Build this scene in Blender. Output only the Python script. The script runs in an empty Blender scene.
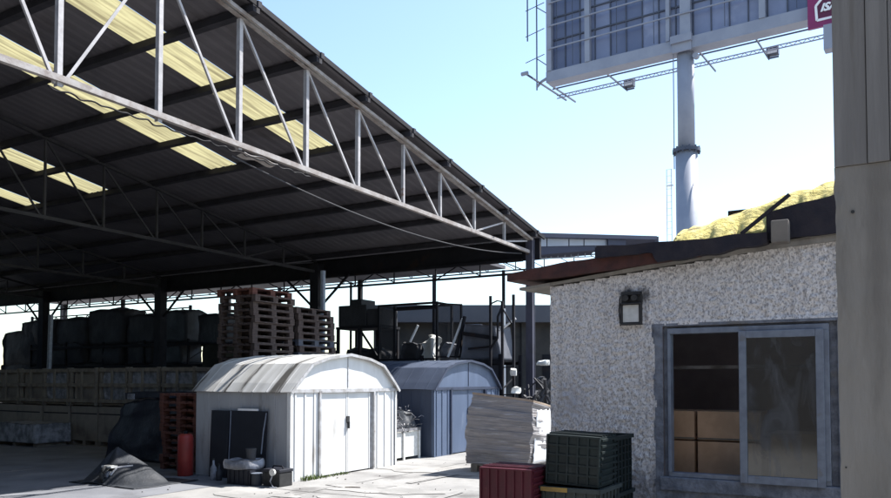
import bpy, math, random
from mathutils import Vector, Matrix, noise
R = math.radians
random.seed(7)
sc = bpy.context.scene
COL = sc.collection

# ------------------------------------------------------------------ camera, sky, sun, exposure
F = 770.0                      # focal length in pixels of the 891 px wide photograph
PITCH = R(2.0)
EYE = 1.65
cam = bpy.data.cameras.new('camera')
cam.sensor_width = 36.0
cam.lens = 36.0 * F / 891.0
cam.shift_y = (354.0 - 249.0) / 891.0
cam.clip_start = 0.05
cam.clip_end = 5000
co = bpy.data.objects.new('camera', cam)
COL.objects.link(co)
co.location = (0, 0, EYE)
co.rotation_euler = (R(90) + PITCH, 0, 0)
sc.camera = co

SUN_AZ, SUN_EL = R(62), R(53)   # azimuth measured from the view direction (+Y) towards the right (+X)
w = bpy.data.worlds.new("World"); sc.world = w; w.use_nodes = True
nt = w.node_tree; nt.nodes.clear()
sky = nt.nodes.new('ShaderNodeTexSky'); sky.sky_type = 'NISHITA'; sky.sun_disc = False
sky.sun_elevation = SUN_EL; sky.sun_rotation = SUN_AZ
sky.air_density = 1.15; sky.dust_density = .7; sky.ozone_density = 2.0
bg = nt.nodes.new('ShaderNodeBackground'); bg.inputs[1].default_value = 0.105
wo = nt.nodes.new('ShaderNodeOutputWorld')
nt.links.new(sky.outputs[0], bg.inputs[0]); nt.links.new(bg.outputs[0], wo.inputs[0])

sl = bpy.data.lights.new('sun', 'SUN'); sl.energy = 4.4; sl.angle = R(0.5); sl.color = (1, .97, .93)
so = bpy.data.objects.new('sun', sl); COL.objects.link(so)
sd = Vector((math.sin(SUN_AZ) * math.cos(SUN_EL), math.cos(SUN_AZ) * math.cos(SUN_EL), math.sin(SUN_EL)))
so.rotation_euler = (-sd).to_track_quat('-Z', 'Y').to_euler()
so.location = (10, 5, 20)
sc.view_settings.view_transform = 'Standard'; sc.view_settings.look = 'None'
sc.view_settings.gamma = 1; sc.view_settings.exposure = 1.45
sc.view_settings.use_curve_mapping = False

# ------------------------------------------------------------------ helpers
AX = Vector((.509, .861)).normalized()          # yard axis u: away from the camera, to the right
BX = Vector((-AX.y, AX.x))                      # yard axis v: away, to the left, into the warehouse
TH = math.atan2(AX.y, AX.x)

def wp(u, v, z=0.0):
    return Vector((AX.x * u + BX.x * v, AX.y * u + BX.y * v, z))

def ray(px, py):
    a = (px - 445.5) / F; b = (354 - py) / F
    x, y, z = a, math.cos(PITCH) - b * math.sin(PITCH), math.sin(PITCH) + b * math.cos(PITCH)
    return x * AX.x + y * AX.y, x * BX.x + y * BX.y, z, x, y

def on_u(px, py, u):          # (v, z) where the sight line meets the plane u = const
    r = ray(px, py); t = u / r[0]; return r[1] * t, EYE + r[2] * t

def on_v(px, py, v):
    r = ray(px, py); t = v / r[1]; return r[0] * t, EYE + r[2] * t

class MB:
    def __init__(s): s.v = []; s.f = []; s.m = []
    def add(s, vs, fs, mi=0):
        b = len(s.v); s.v += [Vector(p) for p in vs]
        s.f += [tuple(b + i for i in f) for f in fs]; s.m += [mi] * len(fs)
    def box(s, x0, x1, y0, y1, z0, z1, mi=0, M=None):
        vs = [Vector(p) for p in ((x0,y0,z0),(x1,y0,z0),(x1,y1,z0),(x0,y1,z0),(x0,y0,z1),(x1,y0,z1),(x1,y1,z1),(x0,y1,z1))]
        if M: vs = [M @ p for p in vs]
        s.add(vs, [(0,3,2,1),(4,5,6,7),(0,1,5,4),(1,2,6,5),(2,3,7,6),(3,0,4,7)], mi)
        return s
    def beam(s, p, q, wd, ht, mi=0, up=(0,0,1)):
        p = Vector(p); q = Vector(q); d = (q - p); L = d.length; d.normalize()
        up = Vector(up)
        if abs(d.dot(up)) > .98: up = Vector((1,0,0))
        sx = d.cross(up).normalized(); uz = sx.cross(d).normalized()
        M = Matrix((( sx.x, d.x, uz.x, p.x),(sx.y, d.y, uz.y, p.y),(sx.z, d.z, uz.z, p.z),(0,0,0,1)))
        s.box(-wd/2, wd/2, 0, L, -ht/2, ht/2, mi, M); return s
    def angle(s, p, q, wd, t, mi=0, flip=1):      # L-section steel
        p = Vector(p); q = Vector(q); d = (q - p); L = d.length; d.normalize()
        up = Vector((0,0,1))
        if abs(d.dot(up)) > .98: up = Vector((0,1,0))
        sx = d.cross(up).normalized(); uz = sx.cross(d).normalized()
        M = Matrix((( sx.x, d.x, uz.x, p.x),(sx.y, d.y, uz.y, p.y),(sx.z, d.z, uz.z, p.z),(0,0,0,1)))
        s.box(-wd/2, wd/2, 0, L, -t/2, t/2, mi, M)
        a = flip * wd/2
        s.box(min(a, a-flip*t), max(a, a-flip*t), 0, L, t/2+.0005, wd, mi, M); return s
    def tube(s, pts, r, n=8, mi=0, cap=True):
        pts = [Vector(p) for p in pts]; rr = r if isinstance(r, (list, tuple)) else [r]*len(pts)
        ring = []
        for i, p in enumerate(pts):
            d = (pts[min(i+1, len(pts)-1)] - pts[max(i-1, 0)]).normalized()
            up = Vector((0,0,1)) if abs(d.z) < .95 else Vector((0,1,0))
            a = d.cross(up).normalized(); b = a.cross(d).normalized()
            ring.append([p + (a*math.cos(2*math.pi*k/n) + b*math.sin(2*math.pi*k/n)) * rr[i] for k in range(n)])
        vs = [q for g in ring for q in g]; fs = []
        for i in range(len(pts)-1):
            for k in range(n):
                k2 = (k+1) % n; fs.append((i*n+k, i*n+k2, (i+1)*n+k2, (i+1)*n+k))
        if cap: fs.append(tuple(range(n))[::-1]); fs.append(tuple((len(pts)-1)*n+k for k in range(n)))
        s.add(vs, fs, mi); return s
    def prism(s, prof, y0, y1, mi=0):             # profile in x,z extruded along y
        n = len(prof); vs = [(x, y0, z) for x, z in prof] + [(x, y1, z) for x, z in prof]
        fs = [tuple(range(n)), tuple(range(2*n-1, n-1, -1))] + [(i, n+i, n+(i+1) % n, (i+1) % n) for i in range(n)]
        s.add(vs, fs, mi); return s
    def grid(s, fn, nu, nv, mi=0, skip=None, thick=None):
        vs = [fn(i/nu, j/nv) for j in range(nv+1) for i in range(nu+1)]
        fs = []
        for j in range(nv):
            for i in range(nu):
                if skip and skip((i+.5)/nu, (j+.5)/nv): continue
                a = j*(nu+1)+i; fs.append((a, a+1, a+nu+2, a+nu+1))
        s.add(vs, fs, mi); return s
    def build(s, name, mats, parent=None, smooth=False, bevel=0, solid=0):
        me = bpy.data.meshes.new(name); me.from_pydata([tuple(p) for p in s.v], [], s.f)
        if not isinstance(mats, (list, tuple)): mats = [mats]
        for m in mats: me.materials.append(m)
        for p, mi in zip(me.polygons, s.m): p.material_index = mi; p.use_smooth = smooth
        me.update()
        o = bpy.data.objects.new(name, me); COL.objects.link(o)
        if parent: o.parent = parent
        if solid:
            sm = o.modifiers.new('solid', 'SOLIDIFY'); sm.thickness = solid; sm.offset = 0
        if bevel:
            b = o.modifiers.new('bevel', 'BEVEL'); b.width = bevel; b.segments = 2; b.limit_method = 'ANGLE'; b.angle_limit = R(40)
        return o

def tag(o, label=None, cat=None, group=None, kind=None):
    if label: o['label'] = label
    if cat: o['category'] = cat
    if group: o['group'] = group
    if kind: o['kind'] = kind
    return o

def thing(name, label, cat, u, v, z=0, rot=0, group=None, tilt=(0,0)):
    o = bpy.data.objects.new(name, None); COL.objects.link(o)
    o.empty_display_size = .2
    o.location = wp(u, v, z); o.rotation_euler = (tilt[0], tilt[1], TH + rot)
    return tag(o, label, cat, group)

def place(o, u, v, z=0, rot=0, tilt=(0,0)):
    o.location = wp(u, v, z); o.rotation_euler = (tilt[0], tilt[1], TH + rot); return o

def copy_tree(o, parent=None):
    c = o.copy(); COL.objects.link(c)
    if parent: c.parent = parent
    for ch in list(o.children): copy_tree(ch, c)
    return c

# ------------------------------------------------------------------ materials
def mat(name, c1, c2=None, scale=4, detail=8, rough=.75, metal=0, bump=0, bscale=40, lo=.35, hi=.65,
        c3=None, s3=1.5, lo3=.55, hi3=.7, stretch=(1,1,1), spec=.4, bdist=.01):
    m = bpy.data.materials.new(name); m.use_nodes = True; n = m.node_tree.nodes; l = m.node_tree.links
    b = n['Principled BSDF']; b.inputs['Roughness'].default_value = rough; b.inputs['Metallic'].default_value = metal
    b.inputs['Specular IOR Level'].default_value = spec
    tc = n.new('ShaderNodeTexCoord'); mp = n.new('ShaderNodeMapping'); l.new(tc.outputs['Object'], mp.inputs[0])
    mp.inputs['Scale'].default_value = stretch
    def ns(sc_, de):
        t = n.new('ShaderNodeTexNoise'); t.inputs['Scale'].default_value = sc_; t.inputs['Detail'].default_value = de
        t.inputs['Roughness'].default_value = .6; l.new(mp.outputs[0], t.inputs['Vector']); return t
    def rng(t, a, z):
        r = n.new('ShaderNodeMapRange'); r.inputs[1].default_value = a; r.inputs[2].default_value = z
        r.interpolation_type = 'SMOOTHSTEP'; l.new(t.outputs[0], r.inputs[0]); return r
    def mix(f, a, b_):
        x = n.new('ShaderNodeMix'); x.data_type = 'RGBA'; l.new(f.outputs[0], x.inputs[0])
        for inp, val in ((x.inputs[6], a), (x.inputs[7], b_)):
            if isinstance(val, tuple): inp.default_value = (*val, 1)
            else: l.new(val, inp)
        return x.outputs[2]
    if c2 is None: c2 = tuple(x * .8 for x in c1)
    col = mix(rng(ns(scale, detail), lo, hi), c1, c2)
    if c3: col = mix(rng(ns(s3, 10), lo3, hi3), col, c3)
    l.new(col, b.inputs['Base Color'])
    rr = n.new('ShaderNodeMapRange'); rr.inputs[3].default_value = max(0, rough-.12); rr.inputs[4].default_value = min(1, rough+.12)
    l.new(ns(scale*2.3, 4).outputs[0], rr.inputs[0]); l.new(rr.outputs[0], b.inputs['Roughness'])
    if bump:
        bp = n.new('ShaderNodeBump'); bp.inputs['Strength'].default_value = bump; bp.inputs['Distance'].default_value = bdist
        l.new(ns(bscale, 6).outputs[0], bp.inputs['Height']); l.new(bp.outputs[0], b.inputs['Normal'])
    return m

def stain(m):
    # soot round the wall lamp and dirty splash-back along the foot of the wall
    n = m.node_tree.nodes; l = m.node_tree.links; b = n['Principled BSDF']; src = b.inputs['Base Color'].links[0].from_socket
    tc = n.new('ShaderNodeTexCoord'); nz = n.new('ShaderNodeTexNoise'); nz.inputs['Scale'].default_value = 9; nz.inputs['Detail'].default_value = 8
    l.new(tc.outputs['Object'], nz.inputs['Vector'])
    def math_(op, a, b_=None, c=None):
        x = n.new('ShaderNodeMath'); x.operation = op
        for i, v in enumerate((a, b_, c)):
            if v is None: continue
            if isinstance(v, (int, float)): x.inputs[i].default_value = v
            else: l.new(v, x.inputs[i])
        return x.outputs[0]
    def mask(d, lo, hi):
        r_ = n.new('ShaderNodeMapRange'); r_.interpolation_type = 'SMOOTHSTEP'; r_.inputs[1].default_value = hi; r_.inputs[2].default_value = lo
        l.new(math_('ADD', d, math_('MULTIPLY', math_('SUBTRACT', nz.outputs[0], .5), .55)), r_.inputs[0]); return r_.outputs[0]
    vd = n.new('ShaderNodeVectorMath'); vd.operation = 'DISTANCE'; l.new(tc.outputs['Object'], vd.inputs[0]); vd.inputs[1].default_value = (0, 1.945, 2.35)
    sx = n.new('ShaderNodeSeparateXYZ'); l.new(tc.outputs['Object'], sx.inputs[0])
    out = src
    for f_, c, k in ((mask(vd.outputs['Value'], -.02, .12), (.03,.03,.032), .85), (mask(sx.outputs[2], .75, 1.15), (.16,.17,.20), .7)):
        x = n.new('ShaderNodeMix'); x.data_type = 'RGBA'; l.new(math_('MULTIPLY', f_, k), x.inputs[0]); l.new(out, x.inputs[6]); x.inputs[7].default_value = (*c, 1); out = x.outputs[2]
    # rain streaks hanging from the eave
    mp = n.new('ShaderNodeMapping'); mp.inputs['Scale'].default_value = (1, 9, .5); l.new(tc.outputs['Object'], mp.inputs[0])
    n2 = n.new('ShaderNodeTexNoise'); n2.inputs['Scale'].default_value = 1; n2.inputs['Detail'].default_value = 5; l.new(mp.outputs[0], n2.inputs['Vector'])
    r2 = n.new('ShaderNodeMapRange'); r2.inputs[1].default_value = .54; r2.inputs[2].default_value = .72; r2.inputs[4].default_value = .25; l.new(n2.outputs[0], r2.inputs[0])
    x = n.new('ShaderNodeMix'); x.data_type = 'RGBA'; l.new(r2.outputs[0], x.inputs[0]); l.new(out, x.inputs[6]); x.inputs[7].default_value = (.17,.165,.16,1)
    l.new(x.outputs[2], b.inputs['Base Color'])

M = {}
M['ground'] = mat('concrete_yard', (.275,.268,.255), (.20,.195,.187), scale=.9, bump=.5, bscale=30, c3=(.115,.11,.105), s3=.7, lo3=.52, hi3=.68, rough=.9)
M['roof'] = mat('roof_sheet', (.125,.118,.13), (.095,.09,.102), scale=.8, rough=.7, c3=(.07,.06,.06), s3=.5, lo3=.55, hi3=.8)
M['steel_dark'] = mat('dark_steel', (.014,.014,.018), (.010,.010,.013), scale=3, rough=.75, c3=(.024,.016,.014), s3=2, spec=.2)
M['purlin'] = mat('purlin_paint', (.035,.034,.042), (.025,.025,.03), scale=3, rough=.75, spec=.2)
M['truss_shaded'] = mat('shaded_truss_paint', (.05,.05,.055), (.035,.035,.04), scale=3, rough=.75, spec=.2)  # inner trusses: front truss paint darkened to stand in for roof shade
M['column_shaded'] = mat('shaded_column_paint', (.02,.02,.026), (.014,.014,.018), scale=2, rough=.7, spec=.2)  # inner columns: darker copy of the column paint, shade put into the colour
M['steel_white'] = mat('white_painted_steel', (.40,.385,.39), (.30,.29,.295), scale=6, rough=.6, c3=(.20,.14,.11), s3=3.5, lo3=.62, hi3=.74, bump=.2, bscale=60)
M['steel_rust'] = mat('weathered_steel', (.33,.31,.30), (.22,.19,.175), scale=5, rough=.7, c3=(.11,.07,.055), s3=2.2, lo3=.56, hi3=.7, bump=.3, bscale=50)
M['column'] = mat('column_paint', (.055,.055,.08), (.04,.04,.055), scale=2, rough=.6, c3=(.07,.05,.04), s3=3, lo3=.6, hi3=.7)
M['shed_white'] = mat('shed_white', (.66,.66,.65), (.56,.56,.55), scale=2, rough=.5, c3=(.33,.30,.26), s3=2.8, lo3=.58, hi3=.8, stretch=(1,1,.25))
M['shed_shaded'] = mat('shed_shaded', (.36,.365,.375), (.30,.305,.315), scale=2, rough=.55, c3=(.16,.155,.15), s3=2.4, lo3=.58, hi3=.8, stretch=(1,1,.25))  # darker copy of the shed white, side-wall shade put into the colour
M['shed_trim'] = mat('shed_trim', (.42,.42,.43), (.28,.27,.26), scale=8, rough=.5, c3=(.16,.12,.09), s3=5, lo3=.6, hi3=.7)
M['shed_roof'] = mat('shed_roof', (.50,.50,.49), (.38,.375,.36), scale=2.5, rough=.55, c3=(.08,.075,.07), s3=2.0, lo3=.54, hi3=.64, stretch=(.22,2.2,.22), bump=.2, bscale=20)
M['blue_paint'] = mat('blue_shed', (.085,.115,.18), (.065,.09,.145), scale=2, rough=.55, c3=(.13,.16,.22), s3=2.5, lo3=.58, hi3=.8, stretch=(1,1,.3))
M['blue_shaded'] = mat('blue_shed_shaded', (.055,.072,.112), (.042,.056,.09), scale=2, rough=.6, stretch=(1,1,.3))  # sides and roof of the blue shed, shade put into the paint colour
M['blue_trim'] = mat('blue_trim', (.03,.04,.075), (.022,.03,.055), scale=5, rough=.5)
M['stucco'] = mat('rough_stucco', (.76,.725,.705), (.33,.315,.31), scale=70, detail=6, rough=.95, bump=1, bscale=70, bdist=.012, c3=(.45,.44,.46), s3=1.3, lo3=.55, hi3=.8, lo=.46, hi=.64, stretch=(1,1,.75))
stain(M['stucco'])
M['plaster'] = mat('bare_plaster', (.21,.225,.26), (.12,.13,.155), scale=9, rough=.95, bump=.9, bscale=26, c3=(.17,.165,.165), s3=3, lo3=.55, hi3=.66, bdist=.02)
M['rust_red'] = mat('rusty_red_sheet', (.085,.032,.026), (.05,.022,.02), scale=7, rough=.85, c3=(.055,.035,.03), s3=4, lo3=.55, hi3=.7, bump=.3, bscale=30)
M['tar'] = mat('tar_board', (.016,.015,.023), (.03,.025,.03), scale=6, rough=.85, bump=.5, bscale=25, c3=(.05,.027,.025), s3=2, lo3=.6, hi3=.72)
M['foam'] = mat('yellow_foam', (.74,.62,.22), (.58,.47,.13), scale=9, rough=.95, bump=.9, bscale=16, c3=(.24,.19,.08), s3=5, lo3=.56, hi3=.66, bdist=.03)  # darker blotches stand in for the shade in creases
M['alu'] = mat('aluminium_frame', (.20,.23,.28), (.15,.17,.215), scale=12, rough=.4, metal=.15, c3=(.17,.17,.18), s3=6, lo3=.6, hi3=.7)
M['cardboard'] = mat('cardboard', (.60,.40,.26), (.50,.33,.21), scale=5, rough=.9, bump=.1, bscale=30)
M['black_wall'] = mat('dark_interior', (.45,.40,.42), (.34,.30,.32), scale=2, rough=.9)
M['lampblack'] = mat('lamp_black', (.02,.02,.022), (.035,.035,.035), scale=20, rough=.55)
M['lens'] = mat('lamp_lens', (.62,.62,.60), (.5,.5,.47), scale=14, rough=.35)
M['soot'] = mat('soot', (.03,.03,.032), (.05,.05,.05), scale=15, rough=.95)
M['green'] = mat('green_plastic', (.012,.022,.022), (.008,.015,.016), scale=6, rough=.55, c3=(.045,.055,.052), s3=7, lo3=.6, hi3=.78)
M['green_dk'] = mat('dark_green_plastic', (.006,.013,.015), (.010,.017,.018), scale=6, rough=.5)
M['grey_crate'] = mat('grey_green_plastic', (.05,.062,.06), (.035,.045,.044), scale=6, rough=.55)
M['red'] = mat('red_plastic', (.095,.012,.022), (.07,.010,.017), scale=7, rough=.5, c3=(.13,.04,.045), s3=9, lo3=.62, hi3=.8)
M['orange'] = mat('orange_plastic', (.50,.12,.03), (.38,.08,.02), scale=7, rough=.5)
M['yellow_rim'] = mat('ochre_plastic', (.38,.24,.06), (.25,.16,.05), scale=12, rough=.6)
M['wrap'] = mat('grey_wrapped_board', (.27,.25,.245), (.19,.18,.182), scale=3, rough=.55, c3=(.34,.33,.335), s3=3.2, lo3=.55, hi3=.68, stretch=(.6,.6,5), bump=.6, bscale=8, bdist=.03)
M['wrap_top'] = mat('buff_board', (.36,.28,.21), (.28,.21,.155), scale=4, rough=.85, bump=.3, bscale=12)
M['concrete'] = mat('raw_concrete', (.30,.28,.25), (.23,.215,.19), scale=3, rough=.95, bump=.5, bscale=35, c3=(.19,.175,.155), s3=3.2, lo3=.50, hi3=.66, stretch=(1.6,1.6,.35))
M['boards'] = mat('grey_boarding', (.27,.257,.24), (.20,.19,.178), scale=3.4, rough=.85, bump=.35, bscale=20, stretch=(4,4,.3), c3=(.17,.155,.135), s3=2.5, lo3=.54, hi3=.7)
M['bb_steel'] = mat('billboard_steel', (.27,.29,.35), (.23,.25,.31), scale=.8, rough=.6)
M['bb_panel'] = mat('billboard_panel', (.20,.23,.34), (.16,.19,.29), scale=.5, rough=.55, c3=(.24,.27,.38), s3=.35, lo3=.5, hi3=.62)
M['bb_panel2'] = mat('billboard_panel_dark', (.10,.125,.21), (.12,.145,.23), scale=.5, rough=.55)
M['bb_dark'] = mat('billboard_dark_steel', (.05,.06,.09), (.07,.08,.11), scale=2, rough=.6)
M['magenta'] = mat('magenta_sign', (.24,.02,.11), (.20,.017,.09), scale=1, rough=.4)
M['magenta_dk'] = mat('dark_magenta', (.10,.008,.04), (.08,.006,.03), scale=1, rough=.4)
M['white'] = mat('white_paint', (.8,.8,.8), (.72,.72,.72), scale=2, rough=.5)
M['pallet'] = mat('weathered_pallet_wood', (.085,.060,.052), (.045,.032,.028), scale=6, rough=.9, stretch=(1,1,4), c3=(.12,.10,.09), s3=5, lo3=.58, hi3=.72)
M['pallet_red'] = mat('red_brown_pallet_wood', (.13,.05,.035), (.075,.03,.024), scale=6, rough=.9, stretch=(1,1,4))
M['pallet_blue'] = mat('bluish_pallet_wood', (.06,.07,.10), (.09,.09,.10), scale=6, rough=.9, stretch=(1,1,4))
M['crate_wood'] = mat('old_crate_wood', (.21,.185,.15), (.14,.12,.10), scale=6, rough=.9)
M['bin'] = mat('kraft_bin', (.22,.195,.165), (.17,.15,.13), scale=2, rough=.9, c3=(.12,.105,.09), s3=2)
M['bags'] = mat('pale_sacks', (.30,.31,.34), (.12,.125,.14), scale=5, rough=.75, bump=.5, bscale=10, bdist=.04)
M['tarp'] = mat('black_tarp', (.009,.010,.017), (.014,.015,.024), scale=3, rough=.55, bump=.5, bscale=7, bdist=.05)
M['tarp_grey'] = mat('grey_tarp', (.03,.034,.042), (.022,.025,.031), scale=3, rough=.6, bump=.5, bscale=10, bdist=.03)
M['bundle'] = mat('dark_wrapped_bundle', (.018,.018,.022), (.03,.03,.035), scale=2, rough=.7, bump=.5, bscale=5, bdist=.05)
M['cover'] = mat('faded_cover', (.10,.105,.125), (.075,.08,.095), scale=2, rough=.7)
M['red_drum'] = mat('red_drum', (.26,.028,.022), (.20,.022,.018), scale=4, rough=.45)
M['black_board'] = mat('black_board', (.008,.009,.015), (.012,.013,.02), scale=3, rough=.5)
M['rubber'] = mat('rubber', (.02,.02,.02), (.03,.03,.03), scale=10, rough=.8)
M['far_wall'] = mat('far_block_wall', (.055,.05,.045), (.035,.033,.031), scale=1.2, rough=.9, c3=(.07,.065,.06), s3=.6)
M['far_roof'] = mat('far_roof_fascia', (.11,.11,.12), (.09,.09,.10), scale=.6, rough=.8)
M['canopy_blue'] = mat('canopy_blue', (.02,.025,.055), (.015,.02,.045), scale=.7, rough=.6)
M['canopy_pale'] = mat('canopy_pale_panel', (.30,.33,.39), (.24,.27,.32), scale=.6, rough=.5)
M['weed'] = mat('weed_leaf', (.10,.14,.03), (.07,.10,.02), scale=6, rough=.8)
M['scrap'] = mat('scrap_metal', (.26,.26,.28), (.08,.075,.075), scale=5, rough=.5, metal=.3)
M['brick'] = mat('exposed_block', (.085,.09,.11), (.05,.055,.065), scale=8, rough=.95, bump=.6, bscale=20)
M['olive'] = mat('olive_goods', (.025,.025,.018), (.015,.015,.012), scale=3, rough=.85)

# translucent roof light sheet
m = bpy.data.materials.new('translucent_sheet'); m.use_nodes = True; n = m.node_tree.nodes; l = m.node_tree.links
n.clear(); out = n.new('ShaderNodeOutputMaterial'); tr = n.new('ShaderNodeBsdfTranslucent'); df = n.new('ShaderNodeBsdfDiffuse')
tcn = n.new('ShaderNodeTexCoord'); nz = n.new('ShaderNodeTexNoise'); nz.inputs['Scale'].default_value = 2.5; nz.inputs['Detail'].default_value = 8
mpk = n.new('ShaderNodeMapping'); mpk.inputs['Scale'].default_value = (.35, 5, .35); l.new(tcn.outputs['Object'], mpk.inputs[0])
rp = n.new('ShaderNodeValToRGB'); rp.color_ramp.elements[0].position = .30; rp.color_ramp.elements[1].position = .62
rp.color_ramp.elements[0].color = (.13,.11,.06,1); rp.color_ramp.elements[1].color = (.32,.29,.155,1)
l.new(mpk.outputs[0], nz.inputs['Vector']); l.new(nz.outputs[0], rp.inputs[0])
l.new(rp.outputs[0], tr.inputs[0]); df.inputs[0].default_value = (.35,.33,.2,1)
mx = n.new('ShaderNodeMixShader'); mx.inputs[0].default_value = .25
l.new(tr.outputs[0], mx.inputs[1]); l.new(df.outputs[0], mx.inputs[2]); l.new(mx.outputs[0], out.inputs[0])
M['skylight'] = m

# dirty glass
m = bpy.data.materials.new('dirty_glass'); m.use_nodes = True; n = m.node_tree.nodes; l = m.node_tree.links
n.clear(); out = n.new('ShaderNodeOutputMaterial'); gl = n.new('ShaderNodeBsdfGlossy'); gl.inputs['Roughness'].default_value = .08
tp = n.new('ShaderNodeBsdfTransparent'); tp.inputs[0].default_value = (.72,.76,.78,1)
df = n.new('ShaderNodeBsdfDiffuse'); df.inputs[0].default_value = (.085,.09,.098,1)
tcn = n.new('ShaderNodeTexCoord'); nz = n.new('ShaderNodeTexNoise'); nz.inputs['Scale'].default_value = 3.2; nz.inputs['Detail'].default_value = 9
nz.inputs['Distortion'].default_value = 1.2
mp = n.new('ShaderNodeMapping'); mp.inputs['Scale'].default_value = (1, 2.2, .8); mp.inputs['Rotation'].default_value = (.5,0,0)
l.new(tcn.outputs['Object'], mp.inputs[0]); l.new(mp.outputs[0], nz.inputs['Vector'])
r1 = n.new('ShaderNodeMapRange'); r1.inputs[1].default_value = .48; r1.inputs[2].default_value = .68; r1.inputs[3].default_value = .05; r1.inputs[4].default_value = .75
l.new(nz.outputs[0], r1.inputs[0])
m1 = n.new('ShaderNodeMixShader'); l.new(r1.outputs[0], m1.inputs[0]); l.new(tp.outputs[0], m1.inputs[1]); l.new(df.outputs[0], m1.inputs[2])
m2 = n.new('ShaderNodeMixShader'); m2.inputs[0].default_value = .07; l.new(m1.outputs[0], m2.inputs[1]); l.new(gl.outputs[0], m2.inputs[2])
l.new(m2.outputs[0], out.inputs[0]); M['glass'] = m

# fine open mesh (holes of clear air in a dark screen)
def screen(name, c, open_):
    m = bpy.data.materials.new(name); m.use_nodes = True; n = m.node_tree.nodes; l = m.node_tree.links; n.clear()
    o = n.new('ShaderNodeOutputMaterial'); t = n.new('ShaderNodeBsdfTransparent'); d = n.new('ShaderNodeBsdfDiffuse'); d.inputs[0].default_value = (*c, 1)
    x = n.new('ShaderNodeMixShader'); x.inputs[0].default_value = 1 - open_; l.new(t.outputs[0], x.inputs[1]); l.new(d.outputs[0], x.inputs[2]); l.new(x.outputs[0], o.inputs[0]); return m
M['mesh'] = screen('fine_wire_mesh', (.05,.05,.055), .55)

def rough_block(x0, x1, y0, y1, z0, z1, amp, seed, nx=8, ny=8, nz=8, rnd=0.0, sag=0.0):
    """closed lumpy block: sphere-cube grid with noise, used for bales, sacks and tarps"""
    mb = MB(); c = Vector(((x0+x1)/2, (y0+y1)/2, (z0+z1)/2)); h = Vector(((x1-x0)/2, (y1-y0)/2, (z1-z0)/2))
    def P(a, b, cc):
        q = Vector((a, b, cc)); s_ = q.normalized() * 1.25
        q = q.lerp(s_, rnd) if rnd else q
        p = Vector((c.x + q.x*h.x, c.y + q.y*h.y, c.z + q.z*h.z))
        nn = noise.noise_vector(p*2.1 + Vector((seed, 0, 0))) * amp + noise.noise_vector(p*6 + Vector((0, seed, 0))) * amp*.35
        if cc <= -.99: nn.z = 0
        p += nn
        if sag: p.z -= sag * (abs(a)**2 + abs(b)**2) * max(0, (cc+1)/2)
        p.z = max(p.z, z0)
        return p
    for ax in range(3):
        for sg in (-1, 1):
            def fn(a, b, ax=ax, sg=sg):
                a = a*2-1; b = b*2-1
                t = [0,0,0]; t[ax] = sg; t[(ax+1) % 3] = a; t[(ax+2) % 3] = b
                return P(*t)
            mb.grid(fn, nx, nz)
    return mb

def weld(o):
    m_ = o.modifiers.new('weld', 'WELD'); m_.merge_threshold = .003; return o

# ------------------------------------------------------------------ ground
g = MB(); g.grid(lambda a, b: Vector((-600 + 1200*a, -300 + 1500*b, 0)), 12, 12)
tag(g.build('ground', M['ground']), 'pale concrete yard, sunlit and dusty', None, kind='structure')
# concrete joints and worn patches (thin sheets 4 mm proud)
jm = mat('joint_filler', (.11,.105,.10), (.18,.175,.165), scale=5, rough=.95)
pm = mat('worn_patch', (.20,.195,.185), (.30,.29,.275), scale=1.5, rough=.95, bump=.3)
j = MB()
for uu in (8.9, 13.9, 18.9):
    def fn(a, b, uu=uu):
        v = -3 + a*20; wob = noise.noise(Vector((v*.8, uu, 0)))*.04
        return wp(uu + wob + (b-.5)*.022, v, .004)
    j.grid(fn, 60, 1)
for vv in (3.6, 7.6):
    def fn(a, b, vv=vv):
        u = 6 + a*18; wob = noise.noise(Vector((u*.8, vv, 3)))*.04
        return wp(u, vv + wob + (b-.5)*.022, .004)
    j.grid(fn, 60, 1)
tag(j.build('pavement_joints', jm), kind='structure')
pt = MB()
for (pu, pv, pr, sd_) in ((9.6, 7.0, .8, 1), (12.2, 7.7, 1.0, 2), (8.4, 8.1, .7, 4), (10.9, 5.2, .5, 5), (8.6, 6.2, .6, 6)):
    ring = []
    for k in range(28):
        a = 2*math.pi*k/28; r = pr*(.7 + .5*noise.noise(Vector((math.cos(a)*1.4, math.sin(a)*1.4, sd_*3.1))))
        ring.append(wp(pu + math.cos(a)*r*.8, pv + math.sin(a)*r*1.6, .008))
    pt.add(ring, [tuple(range(28))])
tag(pt.build('pavement_patches', pm), kind='structure')
ck = MB(); rc = random.Random(21)
for k in range(3):
    u, v = rc.uniform(8.2, 15), rc.uniform(3.2, 8.2); a = rc.uniform(0, 6.28); w_ = rc.uniform(.004, .009); prev = None
    for i in range(rc.randint(10, 26)):
        p = wp(u, v, .016); nx_ = wp(-math.sin(a), math.cos(a))*w_*(1-i/30)
        cur = (p+nx_, p-nx_)
        if prev: ck.add([prev[0], prev[1], cur[1], cur[0]], [(0,1,2,3)])
        prev = cur; a += rc.gauss(0, .35); u += math.cos(a)*.12; v += math.sin(a)*.12
tag(ck.build('pavement_cracks', mat('crack_dirt', (.06,.057,.053), (.10,.095,.09), scale=9, rough=1)), kind='structure')
gr = MB(); rc = random.Random(4)
for k in range(130):
    u, v = rc.uniform(7.5, 16), rc.uniform(3, 11); s_ = rc.uniform(.004, .012) if k > 6 else rc.uniform(.012, .02)
    gr.box(-s_, s_, -s_*rc.uniform(.5,1), s_*.8, .0, s_*1.1, 0, Matrix.Translation(wp(u, v, .006)) @ Matrix.Rotation(rc.uniform(0,3), 4, 'Z') @ Matrix.Rotation(rc.uniform(-.4,.4), 4, 'X'))
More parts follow.
